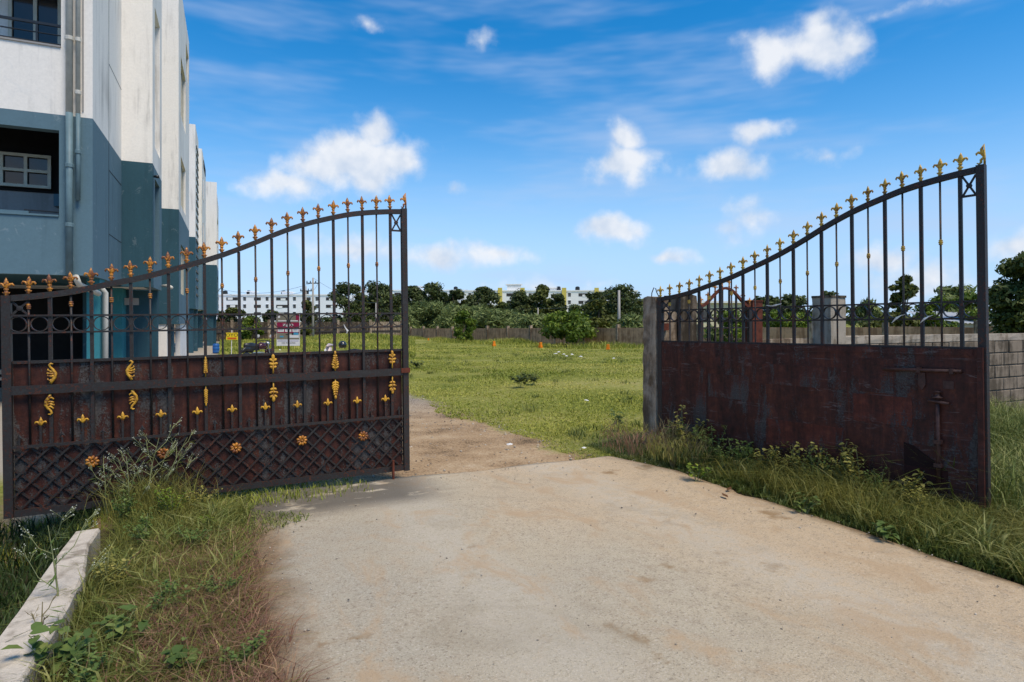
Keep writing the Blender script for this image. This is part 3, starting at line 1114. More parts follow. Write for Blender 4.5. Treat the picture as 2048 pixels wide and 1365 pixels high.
rpart('lock_plate', MB().box(-0.035, 0.035, 0.0245, 0.030, -0.030, 0.030), BOLT, 2.80, 0.90)
dr = rpart('drop_bolt', MB().tube([(0, 0.050, 0.02), (0, 0.050, -0.58)], 0.015, 8), BOLT, 2.735, 0.735, smooth=True)
obj('bolt_handle', MB().tube([(-0.075, 0.056, -0.004), (0.06, 0.056, 0.010)], 0.012, 7).mesh('bolt_handle', BOLT, True), dr, (0, 0, 0.030))
obj('bolt_flange', MB().lathe([(0.010, 0.03), (0.035, 0.034), (0.036, 0.040), (0.018, 0.048), (0.016, 0.075), (0.03, 0.080), (0.012, 0.086)], 9, (0, 0.050, 0)).mesh('bolt_flange', BOLT, True), dr, (0, 0, 0.03))
for z in (-0.27, -0.45):
    obj('bolt_keeper', MB().box(-0.026, 0.026, 0.0245, 0.071, -0.014, 0.014).mesh('bolt_keeper', BOLT), dr, (0, 0, z))
RIB = plain('ribbon_white', (0.62, 0.61, 0.58), 0.7, 0.1)
for x, z, dx, dz in ((GW * 10.4 / 23, Z_RT + 0.01, 0.10, 0.02), (GW * 18.9 / 23, Z_RB + 0.03, -0.07, -0.06), (GW * 20.4 / 23, Z_RB + 0.02, -0.06, -0.05)):
    rpart('tied_ribbon', MB().tube([(0, 0.02, 0), (-dx * 0.45, 0.030, dz * 0.4), (-dx, 0.018, dz)], [0.004, 0.009, 0.002], 5, 0.3).tube([(0, 0.02, 0), (dx * 0.5, 0.028, 0.008)], [0.004, 0.002], 5, 0.3), RIB, x, z)
lpart('tied_ribbon', MB().tube([(0, -0.026, 0), (0.02, -0.03, -0.03), (0.012, -0.026, -0.055)], [0.004, 0.009, 0.003], 5, 0.3).tube([(0, -0.026, 0), (-0.014, -0.03, 0.03)], [0.006, 0.002], 5, 0.4),
      RIB, GW * 18.7 / 23, Z_RB - 0.0)

# ---------------------------------------------------------------- hinge pillar, wicket gate, side walls
def rough_box(x0, x1, y0, y1, z0, z1, seed, amp=0.008, nz=14, nx=3):
    """upright with uneven faces"""
    rnd = random.Random(seed)
    ring_ = []
    for k in range(nx):
        ring_.append((x0 + (x1 - x0) * k / nx, y0))
    for k in range(nx):
        ring_.append((x1, y0 + (y1 - y0) * k / nx))
    for k in range(nx):
        ring_.append((x1 - (x1 - x0) * k / nx, y1))
    for k in range(nx):
        ring_.append((x0, y1 - (y1 - y0) * k / nx))
    n = len(ring_)
    v, f = [], []
    for i in range(nz + 1):
        z = z0 + (z1 - z0) * i / nz
        for x, y in ring_:
            v.append((x + rnd.uniform(-amp, amp), y + rnd.uniform(-amp, amp), z + (rnd.uniform(-amp, amp) if i == nz else 0)))
    for i in range(nz):
        for k in range(n):
            k2 = (k + 1) % n
            f.append((i * n + k, i * n + k2, (i + 1) * n + k2, (i + 1) * n + k))
    f.append(tuple(nz * n + k for k in range(n)))
    return MB().add(v, f)


pl = thing('gate_pillar', 'slim weathered concrete pillar carrying the open gate leaf, wire loop on top', 'pillar', (4.46, 5.72, 0))
rough_box(-0.085, 0.10, -0.10, 0.12, -0.3, 1.765, 3, 0.010, 22).build('shaft', CONC, pl)
MB().tube([(-0.06, 0, 1.75), (-0.055, 0, 1.81), (-0.02, 0.01, 1.87), (0.0, 0, 1.86), (0.012, 0, 1.82), (0.05, 0, 1.76)], 0.006, 5).build('wire_loop', IRON, pl)
for z in (0.45, 1.42):
    MB().box(0.0, 0.07, -0.15, -0.10, z - 0.04, z + 0.04).build('hinge', RUST, pl)

pm = thing('gate_pillar', 'broad mossy dark pillar between the open gate leaf and the wicket gate', 'pillar', (4.95, 5.95, 0))
rough_box(-0.06, 0.20, -0.14, 0.16, -0.3, 1.80, 5, 0.010, 18).build('shaft', CONC_D, pm)
rough_box(-0.30, -0.062, -0.10, 0.12, -0.3, 1.60, 6, 0.008, 14).build('plaster_return', CONC, pm)

wk = thing('wicket_gate', 'small rusty arched wicket gate with gilded points beside the mossy pillar', 'gate', (5.20, 5.80, 0))
ww = 0.80


def arch(x):
    return 1.66 + 0.235 * (0.5 - 0.5 * math.cos(math.pi * 2 * min(max(x / ww, 0), 1))) ** 0.8


MB().box(-0.025, 0.025, -0.02, 0.02, 0.05, 1.66).build('stile', IRON, wk)
MB().box(ww - 0.025, ww + 0.025, -0.02, 0.02, 0.05, 1.66).build('stile', IRON, wk)
MB().tube([(ww * k / 16, 0, arch(ww * k / 16)) for k in range(17)], 0.022, 4, rot=math.pi / 4).build('arch_rail', RUST, wk)
m_f = fleur(s=0.85).mesh('finial', GOLD_O, True)
for k in range(0, 8):
    x = ww * k / 7
    obj('finial', m_f, wk, (x, 0, arch(x) + 0.015))
    if 0 < k < 7:
        MB().box(-0.010, 0.010, -0.010, 0.010, 0.1, arch(x) - 0.01).build('bar', IRON, wk, (x, 0, 0))
for z in (1.52, 1.40, 1.05):
    MB().box(0.02, ww - 0.02, -0.008, 0.008, z - 0.008, z + 0.008).build('cross_rail', IRON, wk)
MB().box(0.026, ww - 0.026, 0.011, 0.016, 0.06, 1.02).build('sheet', SHEET_R, wk)

rp = thing('gate_post', 'short rusty square steel post beside the wicket gate', 'post', (6.17, 5.90, 0))
MB().box(-0.085, 0.085, -0.07, 0.07, -0.3, 1.735).build('shaft', RUST, rp)
MB().box(-0.092, 0.092, -0.077, 0.077, 1.735, 1.752).build('cap_plate', RUST, rp)

wp = thing('wall_pillar', 'tall square concrete pillar at the end of the block wall', 'pillar', (7.48, 5.80, 0))
rough_box(-0.15, 0.14, -0.13, 0.16, -0.3, 1.80, 11, 0.006, 14).build('shaft', CONC_L, wp)
MB().box(-0.158, 0.148, -0.138, 0.168, 1.80, 1.83).build('cap', CONC_D, wp)

# concrete block wall to the right of the gate line
bw = thing('block_wall', 'low wall of bare grey concrete blocks behind the open gate leaf', 'wall', (7.63, 5.72, 0))
BL, BH = 0.405, 0.203
rnd = random.Random(31)
MB().box(0.0, 5.6, 0.022, 0.14, -0.3, 1.18).build('mortar_core', MORTAR, bw)
bmesh_cache = []
for k in range(5):
    j = rnd.uniform(-0.004, 0.004)
    bb = MB()
    w2, h2 = BL / 2 - 0.008, BH / 2 - 0.008
    c_ = 0.008
    bb.add([(-w2, 0.03, -h2), (w2, 0.03, -h2), (w2, 0.03, h2), (-w2, 0.03, h2),
            (-w2 + c_ * 0.3, c_, -h2), (w2, c_, -h2 + c_ * 0.5), (w2 - c_ * 0.4, c_, h2), (-w2, c_, h2 - c_ * 0.3),
            (-w2 + c_ + j, 0, -h2 + c_), (w2 - c_, 0, -h2 + c_ - j), (w2 - c_ - j, 0, h2 - c_), (-w2 + c_, 0, h2 - c_ + j)],
           [(0, 1, 5, 4), (1, 2, 6, 5), (2, 3, 7, 6), (3, 0, 4, 7), (4, 5, 9, 8), (5, 6, 10, 9), (6, 7, 11, 10), (7, 4, 8, 11), (8, 9, 10, 11)])
    bmesh_cache.append(bb.mesh('block', BLOCK))
for r in range(6):
    z = 1.06 - r * BH
    off = (0.0 if r % 2 else BL / 2) + rnd.uniform(-.04, .04)
    x = off
    while x < 5.4:
        if x > 0.19:
            obj('block', rnd.choice(bmesh_cache), bw, (x, rnd.uniform(-.005, .003), z), (0, rnd.uniform(-.008, .008), 0))
        x += BL
rough_box(0.0, 5.6, 0.0, 0.15, 1.165, 1.27, 12, 0.006, 2, 26).build('coping', CONC_L, bw)
lw = thing('low_wall', 'short pale plastered wall between the rusty post and the square pillar', 'wall', (6.26, 6.0, 0))
rough_box(0.01, 1.06, -0.06, 0.08, -0.3, 1.24, 13, 0.004, 4, 8).build('wall', CONC, lw)

# ---------------------------------------------------------------- apartment blocks on the left
def wall_y(b, y, x0, x1, z0, z1, holes=(), t=0.22):
    """wall in the plane y (outer face), running along x, with rectangular holes (xa, xb, za, zb)"""
    xs = sorted({x0, x1, *[min(max(h[i], x0), x1) for h in holes for i in (0, 1)]})
    zs = sorted({z0, z1, *[min(max(h[i], z0), z1) for h in holes for i in (2, 3)]})
    for i in range(len(xs) - 1):
        for j in range(len(zs) - 1):
            cx, cz = (xs[i] + xs[i + 1]) / 2, (zs[j] + zs[j + 1]) / 2
            if any(h[0] < cx < h[1] and h[2] < cz < h[3] for h in holes):
                continue
            b.box(xs[i], xs[i + 1], y, y + t, zs[j], zs[j + 1])
    return b


def wall_x(b, x, y0, y1, z0, z1, holes=(), t=0.22):
    """wall whose outer face is the plane x (facing +x), running along y"""
    ys = sorted({y0, y1, *[min(max(h[i], y0), y1) for h in holes for i in (0, 1)]})
    zs = sorted({z0, z1, *[min(max(h[i], z0), z1) for h in holes for i in (2, 3)]})
    for i in range(len(ys) - 1):
        for j in range(len(zs) - 1):
            cy, cz = (ys[i] + ys[i + 1]) / 2, (zs[j] + zs[j + 1]) / 2
            if any(h[0] < cy < h[1] and h[2] < cz < h[3] for h in holes):
                continue
            b.box(x - t, x, ys[i], ys[i + 1], zs[j], zs[j + 1])
    return b


def window_x(par, x, y0, y1, z0, z1, mull=1):
    """framed window in a wall facing +x; pane a sub-part"""
    f = MB()
    w = 0.05
    xx0, xx1 = x - 0.12, x - 0.07
    f.box(xx0, xx1, y0, y0 + w, z0, z1).box(xx0, xx1, y1 - w, y1, z0, z1).box(xx0, xx1, y0 + w, y1 - w, z0, z0 + w).box(xx0, xx1, y0 + w, y1 - w, z1 - w, z1)
    for k in range(mull):
        c = y0 + (y1 - y0) * (k + 1) / (mull + 1)
        f.box(xx0, xx1, c - w / 2, c + w / 2, z0 + w, z1 - w)
    o = f.build('window', FRAME, par)
    MB().box(x - 0.16, x - 0.14, y0, y1, z0, z1).build('pane', GLASS, o)
    return o


def window_y(par, y, x0, x1, z0, z1, mull=1, cross=False, w=0.05):
    f = MB()
    ya, yb = y + 0.02, y + 0.07
    f.box(x0, x0 + w, ya, yb, z0, z1).box(x1 - w, x1, ya, yb, z0, z1).box(x0 + w, x1 - w, ya, yb, z0, z0 + w).box(x0 + w, x1 - w, ya, yb, z1 - w, z1)
    for k in range(mull):
        c = x0 + (x1 - x0) * (k + 1) / (mull + 1)
        f.box(c - w / 2, c + w / 2, ya, yb, z0 + w, z1 - w)
    if cross:
        c = (z0 + z1) / 2
        f.box(x0 + w, x1 - w, ya - 0.004, yb - 0.004, c - w / 2, c + w / 2)
    o = f.build('window', FRAME, par)
    MB().box(x0, x1, y + 0.09, y + 0.11, z0, z1).build('pane', GLASS, o)
    return o


TOP = 13.3
A1 = thing('apartment_block', 'nearest white and teal apartment block with open balconies and downpipes', 'building', (-5, 15, ground_z(-5, 15)))


def on(par, b, name, mat, smooth=False):
    """build a mesh given in world coordinates as a part of par"""
    o = b.build(name, mat, par, smooth=smooth)
    o.location = (-par.location.x, -par.location.y, -par.location.z)
    return o


def sub(par, name, b, mat, smooth=False):
    return b.build(name, mat, par, smooth=smooth)


XA, YA = -2.37, 13.75
XB, YB0, YB1 = -1.73, 17.07, 19.2
bal = [(-6.4, -2.89, 3.40, 5.0), (-6.4, -2.86, 6.53, 8.35), (-6.4, -2.86, 9.73, 11.5)]
w = MB(); wall_y(w, YA, -11, XA, 2.33, 5.29, bal); on(A1, w, 'teal_front_wall', TEAL)
w = MB(); wall_y(w, YA, -11, XA, 5.29, TOP, bal); on(A1, w, 'white_front_wall', WHITE)
w = MB(); wall_x(w, XA, YA + 0.22, YB0, 2.33, 5.29); on(A1, w, 'teal_side_wall', TEAL)
w = MB(); wall_x(w, XA, YA + 0.22, YB0, 5.29, TOP); on(A1, w, 'white_side_wall', WHITE)
slots = [(17.55, 18.65, 3.0, 5.02), (17.55, 18.75, 5.8, 9.3)]
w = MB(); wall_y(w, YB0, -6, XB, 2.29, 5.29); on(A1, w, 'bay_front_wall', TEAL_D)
w = MB(); wall_y(w, YB0, -6, XB, 5.29, TOP); on(A1, w, 'bay_white_wall', WHITE)
w = MB(); wall_x(w, XB, YB0 + 0.22, YB1, 2.29, 5.29, slots); on(A1, w, 'bay_side_wall', TEAL)
w = MB(); wall_x(w, XB, YB0 + 0.22, YB1, 5.29, TOP, slots); on(A1, w, 'bay_white_side', WHITE)
on(A1, MB().box(-6, XB - 0.23, YB0 + 0.24, YB1, 2.31, TOP - 0.1), 'bay_core', WHITE)
on(A1, MB().box(XB - 0.225, XB - 0.20, 17.55, 18.65, 3.0, 5.02), 'window', GLASS)
# soffit slabs
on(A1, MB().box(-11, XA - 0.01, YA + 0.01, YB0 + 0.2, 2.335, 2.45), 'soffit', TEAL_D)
# dark edge joints on the side wall
for (ya, yb, za, zb) in ((15.40, 15.42, 2.4, TOP), (15.42, YB0 - 0.03, 6.95, 6.965), (15.42, YB0 - 0.03, 4.68, 4.70), (15.42, YB0 - 0.03, 3.32, 3.335)):
    on(A1, MB().box(XA - 0.01, XA + 0.003, ya, yb, za, zb), 'joint_line', DARK)
# balconies
for k, (xa, xb, za, zb) in enumerate(bal):
    first = k == 0
    back = YA + 1.35
    mat_in = GREYW if first else WHITE
    r = MB()
    r.box(xa - 0.2, xb + 0.15, back, back + 0.15, za - 0.4, zb + 0.45)
    o = on(A1, r, 'balcony_back_wall', mat_in)
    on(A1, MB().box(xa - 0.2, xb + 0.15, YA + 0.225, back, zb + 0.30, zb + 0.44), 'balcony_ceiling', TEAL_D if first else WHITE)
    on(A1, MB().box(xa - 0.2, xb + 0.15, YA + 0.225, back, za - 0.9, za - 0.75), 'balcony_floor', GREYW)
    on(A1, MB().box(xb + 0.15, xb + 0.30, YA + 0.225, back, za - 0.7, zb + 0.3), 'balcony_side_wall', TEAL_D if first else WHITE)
    if first:
        on(A1, MB().box(xa, xb + 0.10, back - 0.02, back - 0.004, 4.05, 5.4), 'dark_wall_panel', DARK)  # near-black sheet over the upper part of the balcony back wall
        wnd = window_y(A1, back - 0.16, -4.10, -3.28, 4.12, 4.78, 1, True, 0.055)
        wnd.location = (-A1.location.x, -A1.location.y, -A1.location.z)
        on(A1, MB().box(-3.95, -3.42, YA + 0.30, YA + 0.42, 3.30, 3.52), 'planter_box', TEAL)
        on(A1, MB().box(-3.08, -2.94, back - 0.36, back - 0.22, 3.1, 3.72), 'water_heater', plain('cream_plastic', (0.50, 0.44, 0.28), 0.6, 0.1))
        on(A1, MB().box(-3.20, -2.96, back - 0.30, back - 0.02, 3.76, 4.0), 'wash_basin', TEAL)
        on(A1, MB().tube([(-3.5, YA + 0.36, 3.55), (-2.9, YA + 0.40, 3.54)], 0.012, 6), 'rail', BLACK)
    else:
        wnd = window_y(A1, back - 0.11, -3.98, -3.12, za - 0.62, zb - 0.1, 1, False, 0.06)
        wnd.location = (-A1.location.x, -A1.location.y, -A1.location.z)
        rl = MB()
        for z in (za + 0.46, za + 0.27, za + 0.10):
            rl.box(xa, xb - 0.002, YA + 0.09, YA + 0.13, z - (0.045 if z > za + .4 else 0.012), z)
        for x in (-4.6, -3.25):
            rl.box(x - 0.015, x + 0.015, YA + 0.095, YA + 0.125, za, za + 0.46)
        on(A1, rl, 'balcony_railing', BLACK)
for k, (xa, xb, za, zb) in enumerate(bal):
    on(A1, MB().box(xa, xb - 0.004, YA - 0.025, YA + 0.235, za + 0.001, za + 0.035), 'sill', TEAL if k == 0 else GREYW)
# downpipes on the front pillar
for x, r_, zt, zb_, zsp in ((-2.72, 0.058, TOP, 2.35, 5.33), (-2.585, 0.038, TOP, 3.72, 5.33)):
    on(A1, MB().tube([(x, YA - 0.075, zsp), (x, YA - 0.075, zt)], r_, 8), 'downpipe', PIPE_W, True)
    on(A1, MB().tube([(x, YA - 0.075, zb_), (x, YA - 0.075, zsp - 0.002)], r_, 8), 'downpipe', PIPE_T, True)
    for z in (zb_ + 0.9, zb_ + 2.0, 6.7, 8.6):
        on(A1, MB().lathe([(r_ + 0.004, -0.04), (r_ + 0.014, -0.03), (r_ + 0.014, 0.03), (r_ + 0.004, 0.04)], 8, (x, YA - 0.075, z)), 'pipe_joint', PIPE_W if z > 5.3 else PIPE_T)
on(A1, MB().tube([(-2.62, YA - 0.09, 2.30), (-2.60, YA + 0.1, 2.16), (-2.40, YA + 0.75, 2.02)], 0.055, 8), 'waste_pipe', PIPE_W, True)
on(A1, MB().box(-2.53, -2.51, YA - 0.02, YA - 0.001, 5.4, TOP), 'conduit', GREYW)
# undercroft: back walls and columns
g15 = -0.5
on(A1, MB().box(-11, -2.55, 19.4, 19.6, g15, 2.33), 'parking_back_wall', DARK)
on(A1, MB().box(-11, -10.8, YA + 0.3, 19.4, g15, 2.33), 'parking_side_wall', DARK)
for (xa, xb, ya, yb, m_, nm) in ((-2.62, -2.40, 14.6, 15.15, TEAL_C, 'column'), (-2.75, -2.52, 18.3, 18.9, TEAL_C, 'column'), (-2.52, -1.80, 18.9, 19.15, TEAL_D, 'core_wall'),
                                 (-3.4, -2.76, 18.5, 18.7, TEAL_D, 'core_wall')):
    on(A1, MB().box(xa, xb, ya, yb, g15, 2.33 if xb < -1.85 else 2.285), nm, m_)
on(A1, MB().tube([(-2.33, 14.75, g15), (-2.33, 14.75, 2.05), (-2.42, 14.6, 2.2)], 0.055, 8), 'downpipe', PIPE_W, True)
on(A1, MB().box(-2.50, -2.18, 18.46, 18.48, 1.88, 2.06), 'notice_board', GREYW)
on(A1, MB().tube([(-1.70, 19.0, 2.42), (-1.55, 18.9, 2.42), (-1.46, 18.7, 2.36)], [0.03, 0.045, 0.05], 8), 'security_camera', PIPE_W, True)
on(A1, MB().tube([(-1.70, 17.2, 5.0), (-1.62, 17.1, 4.98)], [0.03, 0.04], 8), 'wall_lamp', BLACK, True)

tag(MB().box(-4.6, -2.9, 15.2, 15.6, 0.42, 0.50).box(-4.5, -3.0, 15.22, 15.58, 0.30, 0.36).box(-4.4, -4.3, 15.25, 15.55, -0.2, 0.30).box(-3.2, -3.1, 15.25, 15.55, -0.2, 0.30)
    .build('plank_bench', plain('old_plank', (0.20, 0.18, 0.15), 0.85, 0.3, 8)), 'weathered plank bench in the dark parking under the nearest block', 'bench')

XC, YC0, YC1 = -1.63, 23.7, 29.4
B1 = thing('apartment_block', 'second white and dark teal apartment block with tall side windows', 'building', (-5, 26, ground_z(-5, 26)))
wins = [(24.7, 27.2, 2.42, 4.2), (24.7, 27.2, 5.6, 7.35), (24.7, 27.2, 8.8, 10.9), (27.4, 29.0, 11.3, 12.5)]
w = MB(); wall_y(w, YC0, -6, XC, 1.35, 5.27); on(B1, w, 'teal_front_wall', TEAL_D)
w = MB(); wall_y(w, YC0, -6, XC, 5.27, TOP); on(B1, w, 'white_front_wall', WHITE)
w = MB(); wall_x(w, XC, YC0 + 0.22, YC1, 1.35, 5.27, wins); on(B1, w, 'teal_side_wall', TEAL)
w = MB(); wall_x(w, XC, YC0 + 0.22, YC1, 5.27, TOP, wins); on(B1, w, 'white_side_wall', WHITE)
for (ya, yb, za, zb) in wins:
    o = window_x(B1, XC, ya, yb, za, zb, 2)
    o.location = (-B1.location.x, -B1.location.y, -B1.location.z)
on(B1, MB().box(-6, XC - 0.23, YC0 + 0.24, YC1, 1.4, TOP - 0.1), 'block_core', WHITE)
on(B1, MB().box(-9, -3.2, 19.25, 23.6, 2.3, TOP), 'recess_wall', WHITE)
for (xa, xb, ya, yb, m_) in ((-2.30, -1.98, 23.75, 24.2, WHITE), (-1.98, -1.85, 24.3, 24.9, TEAL_D), (-1.85, -1.70, 25.4, 29.3, WHITE), (-4.0, -2.3, 24.4, 24.6, TEAL_D)):
    on(B1, MB().box(xa, xb, ya, yb, -0.9, 1.345), 'base_wall', m_)
on(B1, MB().tube([(-1.60, 27.6, 3.4), (-1.35, 27.4, 3.75)], 0.03, 6), 'wall_bracket', PIPE_W, True)

XD, YD0, YD1 = -1.97, 41.5, 45.4
C1 = thing('apartment_block', 'third apartment block with slatted louvre wall in the row', 'building', (-5, 43, ground_z(-5, 43)))
w = MB(); wall_y(w, YD0, -8, XD, 2.17, 6.5); on(C1, w, 'teal_front_wall', TEAL_D)
w = MB(); wall_y(w, YD0, -8, XD, 6.5, TOP); on(C1, w, 'white_front_wall', WHITE)
w = MB(); wall_x(w, XD, YD0 + 0.22, YD1, 2.17, 6.5); on(C1, w, 'teal_side_wall', TEAL)
w = MB(); wall_x(w, XD, YD0 + 0.22, YD1, 6.5, TOP); on(C1, w, 'white_side_wall', WHITE)
on(C1, MB().box(-8, XD - 0.23, YD0 + 0.24, 50, 2.2, TOP - 0.1), 'block_core', WHITE)
m_sl = MB().box(-0.002, 0.05, 0, 2.3, 0, 0.12).mesh('louvre_slat', plain('slat_grey', (0.10, 0.10, 0.10), 0.7, 0.1))
for k in range(20):
    obj('louvre_slat', m_sl, C1, (XD - C1.location.x, YD0 + 0.8 - C1.location.y, 3.0 + 0.48 * k - C1.location.z))
w = MB(); wall_x(w, -1.83, 47.2, 54, 2.2, 6.5); on(C1, w, 'teal_wing_wall', TEAL)
w = MB(); wall_x(w, -1.83, 47.2, 54, 6.5, TOP); on(C1, w, 'white_wing_wall', WHITE)
on(C1, MB().box(-8, -2.06, 47.2, 54, 2.2, TOP - 0.1), 'wing_core', WHITE)
on(C1, MB().box(-1.84, -1.80, 49.5, 53, 12.6, 13.1), 'dark_band', DARK)
for k, z in enumerate((3.4, 6.9, 10.1)):
    on(C1, MB().box(-1.84, -1.815, 48.6, 50.2, z, z + 1.5), 'window', GLASS)
for x, y in ((-2.3, 42.0), (-2.2, 45.0), (-2.2, 53.0)):
    on(C1, MB().box(x - 0.3, x + 0.2, y - 0.3, y + 0.3, -1.2, 2.19), 'column', TEAL_D)

XE, YE0, YE1 = -1.12, 58.2, 66.0
E1 = thing('apartment_block', 'farthest white and teal apartment block at the end of the row', 'building', (-5, 61, ground_z(-5, 61)))
hol = [(60.0, 64.0, 2.9, 5.4), (60.0, 64.0, 8.0, 10.6)]
w = MB(); wall_y(w, YE0, -9, XE, 2.0, 6.2); on(E1, w, 'teal_front_wall', TEAL_D)
w = MB(); wall_y(w, YE0, -9, XE, 6.2, TOP); on(E1, w, 'white_front_wall', WHITE)
w = MB(); wall_x(w, XE, YE0 + 0.22, YE1, 2.0, 6.2, hol); on(E1, w, 'teal_side_wall', TEAL)
w = MB(); wall_x(w, XE, YE0 + 0.22, YE1, 6.2, TOP - 0.9, hol); on(E1, w, 'white_side_wall', WHITE)
on(E1, MB().box(-9, XE - 1.3, YE0 + 0.24, YE1, 2.1, TOP - 0.2), 'block_core', GREYW)
for (ya, yb, za, zb) in hol:
    on(E1, MB().box(XE - 0.06, XE - 0.03, ya, yb, za + 0.7, za + 0.76).box(XE - 0.06, XE - 0.03, ya, yb, za + 0.3, za + 0.34), 'balcony_railing', BLACK)
on(E1, MB().box(XE - 0.6, XE - 0.4, 61.0, 61.6, 3.2, 4.1), 'hanging_cloth', plain('red_cloth', (0.35, 0.03, 0.03), 0.8))
on(E1, MB().box(XE - 1.8, XE - 1.5, YE0 - 0.06, YE0 - 0.002, 6.6, 10.9), 'service_duct', WHITE)
for x, y in ((-1.6, 58.8), (-1.5, 65.2)):
    on(E1, MB().box(x - 0.3, x + 0.2, y - 0.3, y + 0.3, -1.4, 1.99), 'column', TEAL_D)
on(E1, MB().tube([(XE, 59.0, 3.9), (XE + 0.5, 58.6, 4.5)], 0.03, 6), 'wall_bracket', PIPE_W, True)

# ---------------------------------------------------------------- boundary walls of the field
def wall_line_x(y):
    return 31.1 - 0.15 * y


cw = thing('compound_wall', 'long stained brown boundary wall with concrete posts beyond the field', 'wall', (27, 27, ground_z(27, 27)))
y = 8.0
DIRW = Vector((-0.15, 1, 0)).normalized()
ang = math.atan2(DIRW.y, DIRW.x)
rnd = random.Random(41)
bay = 3.68
pts = []
while y < 76:
    pts.append((wall_line_x(y), y))
    y += bay * DIRW.y
m_post = MB().box(-0.10, 0.10, -0.14, 0.14, 0, 1.72).mesh('post', CONC)
m_panels = []
for k in range(3):
    b = MB()
    n = 4
    for i in range(n):     # cast slabs, each a little uneven
        a = -bay / 2 + bay * i / n
        d = rnd.uniform(-0.003, 0.003)
        b.box(a + 0.0005, a + bay / n - 0.0005, -0.05 + d, 0.05 + d, 0, 1.43 + rnd.uniform(-.006, .006))
    b.box(-bay / 2, bay / 2, -0.035, 0.035, 0, 1.38)
    m_panels.append(b.mesh('panel', WALL_BR))
for i, (x, y) in enumerate(pts):
    z = ground_z(x, y) - 0.1
    lx, ly, lz = x - cw.location.x, y - cw.location.y, z - cw.location.z
    obj('post', m_post, cw, (lx, ly, lz - (0.0 if i % 3 else 0.05)), (rnd.uniform(-.015, .015), rnd.uniform(-.015, .015), ang))
    if i < len(pts) - 1:
        x2, y2 = pts[i + 1]
        obj('panel', m_panels[i % 3], cw, ((x + x2) / 2 - cw.location.x, (y + y2) / 2 - cw.location.y, lz), (0, math.atan2(ground_z(x, y) - ground_z(x2, y2), bay) * 0, ang))

ex, ey = pts[-1]
ew = thing('end_wall', 'grey weathered wall with dark coping closing the far end of the field', 'wall', (ex - 10, 78, -1.1))
xx = ex
k = 0
while xx > -12:
    MB().box(-1.95, 1.95, -0.08, 0.08, -0.3, 2.35).build('panel', CONC_D if k % 3 else CONC, ew, (xx - 2.0 - ew.location.x, 0, 0))
    MB().box(-0.15, 0.15, -0.16, 0.16, -0.3, 2.6).build('post', CONC, ew, (xx - ew.location.x, 0, 0))
    MB().box(-2.0, 2.0, -0.13, 0.13, 1.05, 1.25).build('band', plain('dark_band_%d' % k, (0.05, 0.042, 0.04), 0.9), ew, (xx - 2.0 - ew.location.x, -0.02, 0))
    xx -= 4.0
    k += 1

# ---------------------------------------------------------------- far apartment houses
FARW = plain('far_white', (0.84, 0.85, 0.86), 0.8, 0.03, 0.2)
FARC = plain('far_cream', (0.80, 0.79, 0.76), 0.8, 0.05, 0.2)
FARY = plain('far_yellow', (0.58, 0.47, 0.10), 0.8, 0.08, 0.3)
FARWIN = plain('far_window', (0.10, 0.095, 0.09), 0.5, 0.5, 0.9)
FARBAL = plain('far_balcony', (0.045, 0.042, 0.04), 0.8, 0.6, 0.8)


